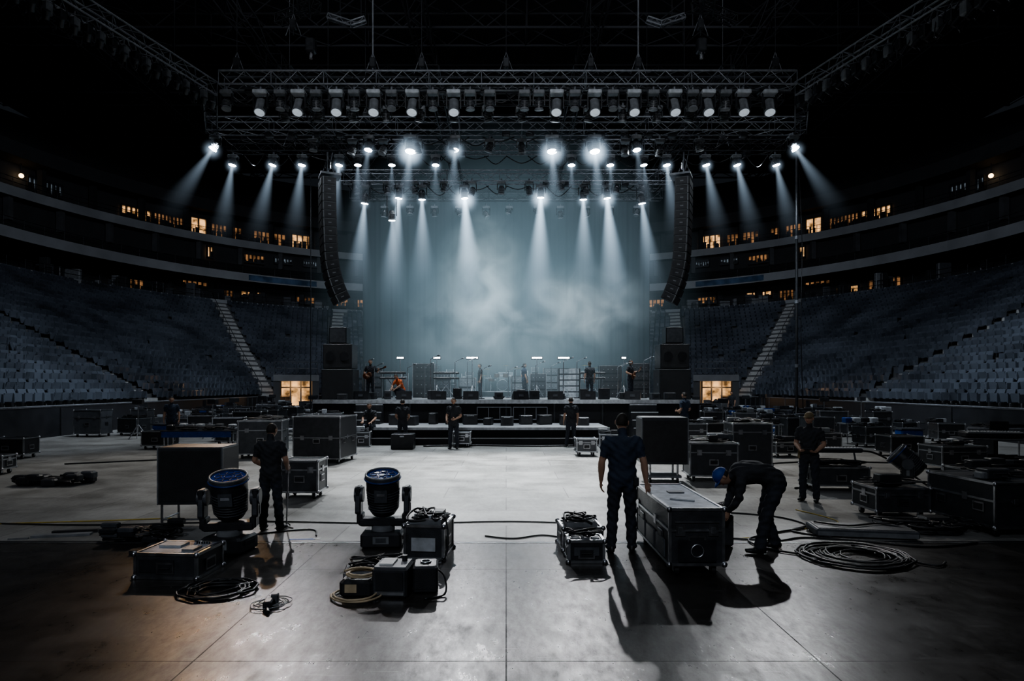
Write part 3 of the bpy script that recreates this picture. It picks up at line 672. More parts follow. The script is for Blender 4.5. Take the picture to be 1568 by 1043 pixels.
def floor_moving_head(x,y,s,rz,tilt,pan=0):
    mb=MB()
    mb.bbox((0,0,.1*s),(.52*s,.44*s,.2*s),'black',.03*s); mb.box((0,-.224*s,.11*s),(.2*s,.01,.09*s),'grey'); mb.box((0,-.228*s,.11*s),(.13*s,.01,.06*s),'case2')
    for sx in (-1,1): mb.box((sx*.265*s,0,.12*s),(.02*s,.2*s,.05*s),'rubber'); 
    for sx in (-1,1):
        for sy in (-1,1): mb.cyl((sx*.2*s,sy*.16*s,0),(sx*.2*s,sy*.16*s,.03*s),.03*s,'rubber')
    mb.cyl((0,0,.2*s),(0,0,.27*s),.15*s,'grey',n=20)
    mb.M=Matrix.Rotation(pan*D2R,4,'Z')
    mb.bbox((0,0,.31*s),(.6*s,.22*s,.1*s),'black',.02*s)
    for sx in (-1,1):
        P=[(sx*.27*s,.29),(sx*.305*s,.42),(sx*.315*s,.6),(sx*.31*s,.76)]
        for a,b in zip(P[:-1],P[1:]):
            c=Vector(((a[0]+b[0])/2,0,(a[1]+b[1])/2*s)); L=abs(b[1]-a[1])*s*1.08
            mb.bbox(c,(.075*s,.2*s,L),'black',.015*s)
        mb.cyl((sx*.25*s,0,.66*s),(sx*.36*s,0,.66*s),.1*s,'case2',n=20)
        mb.box((sx*.352*s,-.0,.5*s),(.01,.05*s,.1*s),'grey'); mb.box((sx*.31*s,-.102*s,.55*s),(.05*s,.01,.2*s),'case2')
    mb.M=mb.M@Matrix.Translation((0,0,.68*s))@Matrix.Rotation(tilt*D2R,4,'X')
    prof=[(-.30,.09),(-.28,.15),(-.22,.185),(-.08,.205),(.08,.212),(.19,.212),(.21,.225),(.255,.225),(.26,.2)]
    for (z1,r1),(z2,r2) in zip(prof[:-1],prof[1:]): mb.cyl((0,0,z1*s),(0,0,z2*s),r1*s,'black' if z1<.17 else 'case2',r2=r2*s,n=28,caps=(z1==-.30))
    for i in range(8): mb.ring((0,0,(-.2+i*.035)*s),(.193+.0025*i)*s,.007*s,'case2',n=28,m=4)
    mb.box((0,-.212*s,.03*s),(.16*s,.02*s,.16*s),'case2'); mb.box((0,-.222*s,.05*s),(.1*s,.01,.03*s),'alu')
    mb.cyl((0,0,.22*s),(0,0,.245*s),.198*s,'lensblue',n=28); mb.ring((0,0,.256*s),.212*s,.014*s,'grey',n=28); mb.ring((0,0,.205*s),.226*s,.012*s,'blue',n=28)
    for i in range(8):
        q=i*math.pi/4; mb.ring((.12*s*math.cos(q),.12*s*math.sin(q),.248*s),.042*s,.005*s,'black',n=12,m=4)
    mb.ring((0,0,.248*s),.05*s,.005*s,'black',n=14,m=4)
    return mb.obj('moving_head_light',(x,y,0),rz)
floor_moving_head(-1.66,8.45,1.04,3,13); floor_moving_head(-3.6,8.15,1.06,-8,15,18)
floor_moving_head(7.75,12.1,1.0,20,-50,40)
def pts_coil(cx,cy,R,turns,z=.02,jit=.06,k=18):
    P=[]
    for i in range(int(turns*k)+1):
        q=2*math.pi*i/k; r=R*(1+random.uniform(-jit,jit)+.08*math.sin(q*.37+cx)); P.append((cx+r*math.cos(q)+.03*math.sin(q*.21),cy+r*.9*math.sin(q)+.04*math.cos(q*.13),z+.02*(i/k)%.09))
    return P
mb=MB(); caseparts(mb,.5,.62,.42,wheels=False,lid=0,body='case'); mb.box((0,0,.45),(.4,.5,.08),'grey'); mb.box((-.05,-.1,.5),(.22,.14,.05),'lgrey'); mb.box((.1,.12,.51),(.14,.18,.06),'white'); cable_mess(mb,.5,.6,.46,6)
mb.box((0,-.33,.2),(.3,.02,.16),'lgrey'); mb.tube(smooth_path([(.25,-.2,.5),(.3,-.3,.3),(.27,-.36,.05),(.1,-.42,.015)],5),.012,'cable')
mb.obj('cable_trunk',(-.98,8.0,0),-6)
mb=MB(); caseparts(mb,.52,.5,.3,wheels=False,lid=0,body='case2'); mb.box((0,.0,.33),(.4,.36,.06),'grey'); mb.box((0,.1,.37),(.14,.12,.05),'lgrey'); mb.box((.1,-.1,.37),(.1,.12,.04),'white'); cable_mess(mb,.46,.44,.34,6)
mb.obj('cable_trunk',(.98,8.35,0),4)
mb=MB(); caseparts(mb,.44,.34,.27,wheels=False,lid=0,body='black'); mb.box((0,-.18,.15),(.3,.01,.1),'case2')
for i in range(3): mb.box((-.12+.12*i,-.02,.285),(.09,.16,.02),'grey')
cable_mess(mb,.4,.3,.28,3,r=.01)
mb.obj('power_distro_box',(.97,7.72,0),0)
mb=MB(); mb.bbox((0,0,.15),(.36,.36,.3),'case',.02); mb.box((0,-.183,.17),(.28,.01,.18),'black'); mb.box((0,0,.305),(.32,.32,.012),'grey'); mb.box((-.05,0,.32),(.14,.22,.02),'white'); mb.cyl((.1,.08,.31),(.1,.08,.37),.03,'black'); mb.box((0,-.19,.05),(.3,.01,.03),'alu')
mb.obj('dimmer_pack',(-1.17,6.5,0),-4)
mb=MB(); mb.bbox((0,0,.14),(.26,.32,.28),'black',.02); mb.box((0,-.163,.15),(.2,.01,.2),'grille'); mb.ring((0,0,.29),.05,.01,'alu'); mb.tube(smooth_path([(.13,0,.2),(.2,-.1,.15),(.2,-.25,.02),(.0,-.35,.015)],5),.01,'cable')
mb.obj('power_supply_box',(-.85,6.62,0),5)
mb=MB(); mb.bbox((0,0,.06),(.62,.38,.1),'case2',.015)
for i in range(12):
    for j in range(4): mb.cyl((-.26+i*.047,-.14+j*.06,.11),(-.26+i*.047,-.14+j*.06,.14),.011,'lgrey' if (i+j)%3 else 'black',n=6)
    mb.box((-.26+i*.047,.13,.115),(.01,.08,.012),'white'); 
mb.box((0,-.195,.06),(.6,.01,.08),'grey'); cable_mess(mb,.6,.4,.13,5,r=.011)
mb.obj('audio_mixer',(-1.5,7.05,0),8)
mb=MB(); mb.bbox((0,0,.09),(.34,.26,.18),'black',.03); mb.box((-.05,-.135,.1),(.12,.01,.08),'cablew'); mb.tube(pts_coil(.02,-.02,.15,2.5,.2),.012,'cablew',6); mb.tube(pts_coil(-.02,-.12,.24,2.2,.012,.04),.011,'cablew',6)
mb.obj('cable_reel_box',(-1.52,6.45,0),0)
mb=MB(); mb.bbox((0,0,.04),(.08,.14,.08),'black',.012); mb.bbox((.04,.12,.05),(.07,.08,.1),'case2',.01); mb.cyl((0,-.07,.03),(.03,-.18,.02),.02,'black')
for i in range(3): mb.tube(pts_coil(random.uniform(-.05,.05),random.uniform(0,.1),.12+.02*i,1.3,.012),.005,'grey',5)
mb.obj('power_adapter',(-2.3,6.05,0),10)
mb=MB()
for i in range(5): mb.tube(pts_coil(random.uniform(-.1,.1),random.uniform(-.1,.1),.2+.03*i,1.6,.015,.08),.013,'cable',6)
mb.cyl((.2,.1,.03),(.34,.2,.03),.025,'black'); mb.obj('cable_coil',(-3.05,6.5,0))
mb=MB(); caseparts(mb,.72,.56,.28,wheels=False,lid=0,body='case'); mb.box((0,0,.285),(.62,.46,.02),'casetop')
mb.box((-.1,.05,.305),(.26,.18,.03),'lgrey'); mb.box((.2,-.1,.305),(.14,.18,.03),'grey')
for i in range(6): mb.cyl((.12+.03*i,.14,.3),(.12+.03*i,.14,.325),.01,'black',n=6)
mb.box((-.1,-.286,.15),(.4,.01,.14),'black'); mb.obj('rack_unit_case',(-3.75,7.2,0),-4)
mb=MB(); mb.box((0,0,.015),(.75,.12,.03),'grey'); mb.box((.1,.18,.02),(.6,.07,.04),'black'); mb.box((-.5,-.1,.01),(.25,.03,.02),'alu'); mb.obj('aluminium_strip',(-6.35,8.95,0),12)
mb=MB()
for i in range(10):
    mb.bbox((random.uniform(-.4,.4),random.uniform(-.25,.25),.05+.02*i),(.22,.12,.07),'case2' if i%2 else 'black',.015)
cable_mess(mb,1.,.6,.05,16,r=.018); mb.obj('cable_pile',(-5.1,8.75,0))
mb=MB()
mb.bbox((0,0,.05),(.3,.14,.1),'case2',.02); mb.bbox((.25,.1,.04),(.2,.1,.08),'lgrey',.02); mb.box((-.2,-.1,.03),(.26,.08,.05),'black'); mb.box((.05,.2,.015),(.5,.05,.03),'alu')
mb.tube(smooth_path([(-.3,-.1,.02),(-.1,-.2,.02),(.2,-.14,.02),(.4,0,.02)],5),.012,'cableb'); mb.obj('hand_tool_kit',(-4.5,8.15,0),15)
mb=MB(); 
for i in range(12): mb.bbox((random.uniform(-.7,.7),random.uniform(-.3,.3),.08+.01*i),(.3,.2,.16),random.choice(['case2','black','case','black']),.03)
cable_mess(mb,1.5,.7,.06,14,r=.022); mb.obj('cable_pile',(-9.9,13.6,0))
mb=MB(); mb.box((0,0,.72),(2.2,.7,.04),'black'); mb.box((-.1,-.2,.62),(1.5,.32,.16),'blue'); mb.box((0,-.36,.62),(2.1,.03,.18),'blue')
for sx in (-1,1):
    for sy in (-1,1): mb.cyl((sx*1.,sy*.3,0),(sx*1.,sy*.3,.7),.025,'steel')
for i in range(7): mb.bbox((-.9+.3*i,random.uniform(-.1,.2),.74+.09),(.2,.25,.16+.06*(i%2)),random.choice(['black','case2','lgrey']),.02)
cable_mess(mb,2.,.6,.76,6,r=.02)
mb.obj('folding_table',(-9.7,19.9,0),4)
mb=MB(); caseparts(mb,1.1,.7,.5,wheels=True,lid=0,body='case')
for sx in (-1,1): mb.cyl((sx*.45,0,.5),(sx*.4,0,.8),.02,'steel')
mb.bbox((0,0,.83),(1.0,.4,.09),'black',.02); mb.box((0,-.05,.88),(.9,.22,.01),'lgrey')
for i in range(14): mb.box((-.42+.065*i,-.0,.89),(.02,.14,.012),'black')
cable_mess(mb,1.1,.6,.52,8,r=.018)
mb.tube(smooth_path([(.5,.1,.8),(.9,.2,.75),(1.4,.3,.5),(1.9,.1,.1)],6),.02,'cable')
mb.obj('keyboard_on_trunk',(6.75,12.9,0),-4)
mb=MB(); mb.box((0,0,.74),(1.7,.75,.04),'case2'); mb.bbox((0,.05,.85),(1.4,.5,.14),'black',.03); mb.box((0,.02,.925),(1.3,.4,.012),'grey',Matrix.Rotation(.05,3,'X'))
for sx in (-1,1):
    for sy in (-1,1): mb.cyl((sx*.78,sy*.32,0),(sx*.78,sy*.32,.74),.022,'steel')
for i in range(16): mb.box((-.58+i*.077,-.08,.945),(.02,.05,.02),'lgrey'); mb.cyl((-.58+i*.077,.1,.93),(-.58+i*.077,.1,.96),.015,'black',n=6)
mb.box((.3,.3,1.05),(.45,.03,.28),'black'); cable_mess(mb,1.6,.6,.2,6,r=.018); mb.obj('mixing_console_table',(12.9,16.6,0),-12)
mb=MB(); mb.bbox((0,0,.07),(1.35,.5,.1),'case2',.015); mb.box((0,0,.124),(1.25,.42,.01),'case2'); mb.box((0,-.255,.06),(1.3,.012,.06),'grey')
for sx in (-.5,.5): mb.box((sx,0,.01),(.08,.4,.02),'rubber')
mb.tube(smooth_path([(-.6,.1,.15),(-.2,-.1,.15),(.3,.12,.15),(.7,-.1,.1)],6),.014,'cable'); mb.obj('equipment_ramp',(5.1,9.0,0),-10)
mb=MB()
for i in range(7): mb.tube(pts_coil(random.uniform(-.12,.12),random.uniform(-.1,.1),.34+.045*i,2.2,.02,.05,22),.014,'cable',6)
mb.tube(smooth_path([(-.5,.1,.02),(-.9,.4,.02),(-1.0,.9,.02),(-.5,1.3,.02),(.1,1.6,.02)],8),.014,'cable'); mb.tube(smooth_path([(.5,-.1,.02),(.75,-.35,.02),(.95,-.2,.02)],6),.014,'cable')
mb.obj('cable_coil',(4.35,7.75,0))
mb=MB()
for i in range(5): mb.tube(pts_coil(random.uniform(-.1,.1),random.uniform(-.1,.1),.2+.05*i,2,.02,.1,20),.016,'cable',6)
cable_mess(mb,1.3,.7,.06,14,r=.017); mb.bbox((.2,.1,.1),(.4,.3,.2),'black',.03); mb.obj('cable_pile',(6.2,9.25,0))
def floor_cable(pts,k='cable',r=.012):
    mb=MB(); mb.tube(smooth_path([(x,y,r+.001) for x,y in pts],8),r,k,6); mb.obj('floor_cable')
floor_cable([(-9.5,9.9),(-6.5,9.6),(-4,9.85),(-1.8,9.7),(0,9.85),(1.2,9.7)],'cable',.012)
floor_cable([(-9.5,9.0),(-8.2,9.6),(-6.5,9.9),(-5.4,10.1)],'cabley',.009)
floor_cable([(-.3,8.9),(.1,8.75),(.5,8.95),(.8,8.8)],'cable',.012)
floor_cable([(2.6,8.9),(3.4,8.8),(4.1,9.2),(5.2,9.8),(5.0,10.8)],'cabley',.008)
floor_cable([(2.6,8.5),(3.1,8.75),(3.7,8.6),(4.2,8.8),(4.9,8.6),(5.6,8.3),(6.4,8.5)],'cable',.014)
floor_cable([(-4.4,7.4),(-4.2,8.5),(-3.0,9.3),(-2.7,8.9)],'cable',.012)
floor_cable([(3.6,10.6),(4.4,10.2),(4.6,9.6),(4.2,9.2),(4.6,8.8)],'cable',.014)
floor_cable([(-2.9,21.9),(-1,22.2),(1,21.9),(3.2,22.2),(5,21.7)],'cable',.03)
floor_cable([(-12,17),(-9,18.6),(-8,20.5),(-9.5,22.5)],'cable',.02); floor_cable([(6,13),(8.5,14.2),(10,13.6),(12.5,15.2)],'cable',.02); floor_cable([(7,17),(9,17.6),(12,17.2),(15,19)],'cable',.02)
mb=MB(); mb.box((0,0,.003),(.35,.05,.004),'cableb'); mb.box((.2,.02,.004),(.1,.05,.004),'white'); mb.obj('floor_tape',(-2.85,8.75,0),5)
mb=MB(); mb.bbox((0,0,.22),(.42,.36,.42),'case',.02) ; mb.box((0,0,.44),(.34,.28,.03),'grey'); cable_mess(mb,.4,.3,.45,4,r=.01); mb.obj('power_distro_box',(2.82,8.5,0),0)
mb=MB()
for i in range(5): mb.cyl((-1.6+.1*i,-.3+.15*i,.86),(1.9,-.2+.15*i,.84),.05,'alu' if i%2 else 'truss',n=8)
for sx in (-1,1): mb.box((sx*.9,0,.4),(.12,.9,.8),'black')
cable_mess(mb,2.4,.7,.9,8,r=.02); mb.obj('pipe_rack',(15.2,18.6,0),-5)
mb=MB(); mb.truss((-1.6,0,.25),(1.6,0,.25),.42,'alu',bay=.42); mb.obj('truss_section',(-8.8,24.2,0),8)
mb=MB(); mb.truss((-1.6,0,.25),(1.6,0,.25),.42,'alu',bay=.42); mb.obj('truss_section',(10.8,25,0),-8)
mb=MB(); mb.cyl((0,0,0),(0,0,13.2),.065,'trussb',n=8)
for q in range(3): a=q*2.09; mb.cyl((math.cos(a)*.9,math.sin(a)*.9,.03),(0,0,1.2),.03,'trussb')
for z in (3,6,9): mb.cyl((0,0,z),(0,0,z+.15),.09,'truss')
mb.tube(smooth_path([(.06,0,13),(.25,0,9),(.2,0,5),(.3,0,1)],8),.02,'cable',4)
mb.obj('lighting_mast',(13.6,29.3,0))
mb=MB(); mb.cyl((0,0,0),(0,0,11.8),.022,'trussb',n=6); mb.box((0,0,.03),(.5,.5,.06),'black'); mb.obj('support_pole',(-8.9,28.5,0))
occ=[(7,24.2),(-12.4,23.2),(13.6,29.3),(14.6,40.5),(-8.9,28.5),(-8.8,24.2),(10.8,25)]
def scatter(n,x0,x1,y0,y1,sep=1.25):
    c=0;tries=0
    while c<n and tries<900:
        tries+=1
        x=random.uniform(x0,x1);y=random.uniform(y0,y1)
        if any(abs(x-a)<sep and abs(y-b)<sep for a,b in occ): continue
        occ.append((x,y));c+=1; r=random.random(); rz=random.uniform(-20,20)
        if r<.55: road_case(x,y,random.uniform(.7,1.2),random.uniform(.55,.8),random.uniform(.5,1.15),rz,junk=random.choice([0,2,3]),body=random.choice(['case','case2','black','case']),lid=random.choice([.7,.5,0]))
        elif r<.60:
            mb=MB(); mb.bbox((0,0,.25),(.8,.5,.5),'blue',.05); mb.box((0,0,.52),(.85,.55,.05),'case2'); mb.obj('storage_tub',(x,y,0),rz)
        elif r<.80:
            mb=MB()
            for q in range(3): a=q*2.09; mb.cyl((math.cos(a)*.4,math.sin(a)*.4,.02),(0,0,.6),.02,'steel')
            mb.cyl((0,0,.5),(0,0,1.5),.025,'steel'); mb.bbox((0,0,1.5),(.4,.2,.2),'black',.02); mb.obj('light_stand',(x,y,0),rz)
        else:
            mb=MB(); mb.box((0,0,.75),(1.4,.6,.04),'grey')
            for sx in (-1,1):
                for sy in (-1,1): mb.cyl((sx*.62,sy*.25,0),(sx*.62,sy*.25,.75),.02,'steel')
            for i in range(4): mb.bbox((-.5+.32*i,0,.87),(.25,.3,.2),random.choice(['black','case2','lgrey','blue']),.02)
            cable_mess(mb,1.3,.5,.78,4,r=.018); mb.obj('folding_table',(x,y,0),rz)
scatter(40,-14.8,-9.3,25.,44); scatter(4,-8.4,-6.8,23.2,25); scatter(40,9.3,15.2,25.,44); scatter(6,6.6,9.3,22,24.5); scatter(14,-17.5,-14,25,42); scatter(14,14.5,17.5,23,42); scatter(4,-12.5,-9.5,22.6,24.6); scatter(5,9.5,13.5,21.6,24.2)
# ---------------------------------------------------------------- stage gear
def on_stage(mb,name,x,y,rz=0): return mb.obj(name,(x,y,SZ),rz)
def pa_tower(sx):
    mb=MB()
    mb.bbox((0,0,.65),(1.35,1.1,1.3),'case',.02); mb.bbox((0,0,1.85),(1.25,1.,1.05),'case',.02); mb.bbox((0,-.1,2.75),(.75,.7,.7),'black',.02)
    mb.box((0,-.56,.65),(1.25,.02,1.2),'grille'); mb.box((0,-.51,1.85),(1.15,.02,.95),'grille'); mb.box((0,-.455,2.75),(.66,.02,.6),'case2')
    for x in (-.68,.68): mb.box((x,-.3,.65),(.02,.2,.1),'steel')
    for x in (-.3,.3): mb.cyl((x,-.525,1.85),(x,-.535,1.85),.2,'black',n=16)
    on_stage(mb,'side_fill_speaker_stack',sx*7.2,27.2)
pa_tower(-1);pa_tower(1)
def amp(x,y,w,h,n,face='case2'):
    mb=MB(); mb.bbox((0,0,h/2),(w,.5,h),'black',.02)
    for i in range(n):
        zz=h*(i+.5)/n; mb.box((0,-.256,zz),(w*.86,.012,h/n*.8),face)
        for j in range(4): mb.cyl((-w*.3+w*.2*j,-.262,zz),(-w*.3+w*.2*j,-.28,zz),.025,'alu',n=6)
    for sx in (-1,1): mb.box((sx*w/2,-.24,h/2),(.03,.04,h),'alu')
    on_stage(mb,'amplifier_rack',x,y)
amp(3.1,31,1.1,1.45,5,'lgrey'); amp(-4.1,31.4,1.1,1.7,4,'grille'); amp(-3.2,31.8,.8,1.3,3,'case2'); amp(1.6,31.6,.8,1.2,3,'case2'); amp(5.2,31.5,1.1,1.6,4,'grille'); amp(-6.6,31.3,.9,1.5,3,'case2'); amp(6.6,31,.9,1.7,4,'grille'); amp(-2.0,32.2,.9,1.0,2,'grey'); amp(.7,32.2,.9,1.1,3,'grey'); amp(2.3,32.4,.8,1.5,4,'grey')
def drums(x,y):
    mb=MB(); mb.box((0,.2,.15),(2.4,2,.3),'black'); mb.box((0,-.81,.28),(2.4,.02,.04),'alu')
    mb.cyl((0,-.3,.62),(0,.15,.62),.31,'grey',n=24); mb.cyl((0,-.31,.62),(0,-.3,.62),.28,'case2',n=24); mb.ring((0,-.31,.62),.3,.015,'alu',(0,1,0))
    for (a,b,c,r,h) in ((-.32,-.05,1.05,.15,.2),(.18,-.05,1.05,.16,.22),(.62,.2,.7,.2,.38),(-.62,.2,.85,.18,.14)): mb.cyl((a,b,c),(a,b-.02,c+h),r,'wood',n=18); mb.ring((a,b-.02,c+h),r,.012,'alu'); mb.cyl((a,b,.3),(a,b,c),.015,'steel',n=6)
    for (a,b,c,r) in ((-.8,0,1.5,.24),(.75,-.05,1.55,.26),(-1.0,.3,1.15,.18),(.2,.3,1.7,.22)): mb.cyl((a,b,c),(a,b,c+.015),r,'cabley',r2=.03,n=20); mb.cyl((a,b,.3),(a,b,c),.013,'steel',n=6)
    mb.cyl((0,.7,.3),(0,.7,.75),.03,'steel'); mb.cyl((0,.7,.75),(0,.7,.83),.17,'black',n=16)
    on_stage(mb,'drum_kit',x,y)
drums(-.2,34.4); drums(4.1,33.9)
def keys(x,y,rz=0):
    mb=MB()
    for sx in (-1,1): mb.cyl((sx*.45,-.2,0),(-sx*.45*.6,.1,.95),.02,'steel'); mb.cyl((sx*.45,.2,0),(-sx*.45*.6,.1,.95),.02,'steel')
    for z in (.95,1.2):
        mb.bbox((0,0,z),(1.25,.35,.1),'black',.02); mb.box((0,-.09,z+.055),(1.15,.15,.01),'white')
        for i in range(20): mb.box((-.54+i*.057,-.06,z+.064),(.02,.09,.012),'black')
    mb.cyl((.5,.2,.0),(.5,.2,1.2),.02,'steel'); on_stage(mb,'keyboard_stand',x,y,rz)
keys(-2.9,30.2,8); keys(4.2,30.4,-6); keys(-5.4,29.8,10)
def mic(x,y,h=1.5):
    mb=MB(); mb.cyl((0,0,0),(0,0,.03),.14,'black',n=14); mb.cyl((0,0,0),(0,0,h),.016,'steel',n=6); mb.cyl((0,0,h),(.3,-.1,h+.15),.012,'steel',n=6); mb.cyl((.3,-.1,h+.15),(.4,-.13,h+.17),.02,'black'); mb.sph((.42,-.14,h+.175),.035,'lgrey')
    on_stage(mb,'microphone_stand',x,y)
for x,y in ((-5.9,28),(-4.6,29.2),(-3.4,28.2),(-2.4,29.4),(-1.1,28),(0.4,28.6),(1.4,29.6),(2.6,28.4),(3.3,29.2),(5.2,28.3),(6.5,29.5),(.1,30.2),(-6.7,29.8),(-3.9,30),(2.2,30.6),(-1.9,30.6),(5.4,30.3)): mic(x,y,random.uniform(1.3,1.8))
def wedge(x,y,rz=0):
    mb=MB(); vs=[(-.33,-.22,0),(.33,-.22,0),(.33,.22,0),(-.33,.22,0),(-.33,-.12,.36),(.33,-.12,.36),(.33,.22,.1),(-.33,.22,.1)]
    mb.add(vs,[(0,3,2,1),(4,5,6,7),(0,1,5,4),(1,2,6,5),(2,3,7,6),(3,0,4,7)],'black'); mb.box((0,-.18,.18),(.2,.02,.1),'case2',Matrix.Rotation(-.27,3,'X')); on_stage(mb,'wedge_monitor',x,y,rz)
for x in (-6.2,-4.4,-2.9,-1.5,.6,2.1,3.5,5.4): wedge(x,26.7+random.uniform(0,.3),random.uniform(-15,15))
def led(x,y,h=1.95,w=.5):
    mb=MB()
    for q in range(3): a=q*2.09+.5; mb.cyl((math.cos(a)*.4,math.sin(a)*.4,.02),(0,0,.6),.018,'steel',n=6)
    mb.cyl((0,0,.4),(0,0,h-.04),.02,'steel'); mb.bbox((0,.02,h),(w+.08,.1,.14),'black',.02); mb.box((0,-.04,h),(w,.02,.07),'led')
    on_stage(mb,'led_light_stand',x,y)
for u,w in ((613,.32),(669,.32),(723,.55),(822,.5),(863,.55),(955,.2)): led(X(u,30.6),30.6,1.95,w)
for i in range(34):
    x=-7.1+14.2*i/33
    mb=MB(); w,h=random.uniform(.3,.42),random.uniform(.5,1.7); mb.bbox((0,0,h/2),(w,.45,h),random.choice(['black','case2','case','grey']),.02); mb.box((0,-.232,h*.5),(w*.8,.012,h*.7),random.choice(['grille','grey','grey','case2'])); mb.box((0,-.238,h*.85),(w*.7,.012,.05),'alu')
    for sx in (-1,1): mb.box((sx*w/2,-.22,h/2),(.025,.03,h),'alu')
    on_stage(mb,'equipment_rack',x,36.1 if i%2 else 35.7 if abs(x-4.1)<1.6 or abs(x+.2)<1.6 else 33.3,random.uniform(-8,8))
for i in range(16):
    x=-7+14*i/15+random.uniform(-.2,.2); mb=MB(); h=random.uniform(.25,.5)
    mb.bbox((0,0,h/2),(random.uniform(.3,.5),.3,h),random.choice(['case','case2','black','grey']),.02); mb.box((0,-.156,h*.5),(.2,.012,h*.4),'grille'); cable_mess(mb,.5,.3,.02,3,r=.015)
    on_stage(mb,'stage_box',x,27.5 if abs(x)<6.2 else 26.3,random.uniform(-15,15))

# ---------------------------------------------------------------- people
def catm(S,sub):
    S=[np.array(s,float) for s in S]; out=[]
    for i in range(len(S)-1):
        p0=S[max(i-1,0)];p1=S[i];p2=S[i+1];p3=S[min(i+2,len(S)-1)]
        for k in range(sub):
            t=k/sub; out.append(.5*((2*p1)+(p2-p0)*t+(2*p0-5*p1+4*p2-p3)*t*t+(3*p1-p0-3*p2+p3)*t**3))
    out.append(S[-1]); return out
def loft(mb,secs,k,side=None,n=14,sub=4):
    S=catm(secs,sub); vs=[]
    C=[Vector(s[:3]) for s in S]; m=len(S)
    for i in range(m):
        t=(C[min(i+1,m-1)]-C[max(i-1,0)]).normalized()
        sd=Vector(side) if side else (Vector((1,0,0)) if abs(t.x)<.75 else Vector((0,1,0)))
        sd=(sd-t*sd.dot(t)).normalized(); f=t.cross(sd)
        if i==0: t0=t
        for j in range(n):
            q=2*math.pi*j/n; vs.append(C[i]+sd*(S[i][3]*math.cos(q))+f*(S[i][4]*math.sin(q)))
    fs=[(i*n+j,i*n+(j+1)%n,(i+1)*n+(j+1)%n,(i+1)*n+j) for i in range(m-1) for j in range(n)]
    a=len(vs); vs.append(C[0]-t0*min(S[0][3:5])*.5); vs.append(C[-1]+t*min(S[-1][3:5])*.5)
    for j in range(n): fs.append((a,(j+1)%n,j)); fs.append((a+1,(m-1)*n+j,(m-1)*n+(j+1)%n))
    mb.add(vs,fs,k,True)
def lerp(a,b,t): return [a[i]+(b[i]-a[i])*t for i in range(3)]
STAND=dict(spine=[(0,0,.86),(0,0,.96),(0,.01,1.10),(0,0,1.28),(0,-.01,1.41),(0,-.01,1.49)],neck=(0,.0,1.57),head=(0,.02,1.675),up=(0,-.02,1),fwd=(0,1,0),
  sh=[(-.185,-.01,1.44),(.185,-.01,1.44)],el=[(-.245,-.03,1.15),(.245,-.03,1.15)],wr=[(-.26,.05,.90),(.26,.05,.90)],hd=[(0,.15,-1),(0,.15,-1)],pn=[(1,0,0),(-1,0,0)],
  hip=[(-.09,0,.92),(.09,0,.92)],kn=[(-.115,.02,.5),(.115,.02,.5)],an=[(-.13,-.02,.09),(.13,-.02,.09)],toe=[(-.15,1,0),(.15,1,0)],curl=[.5,.5])
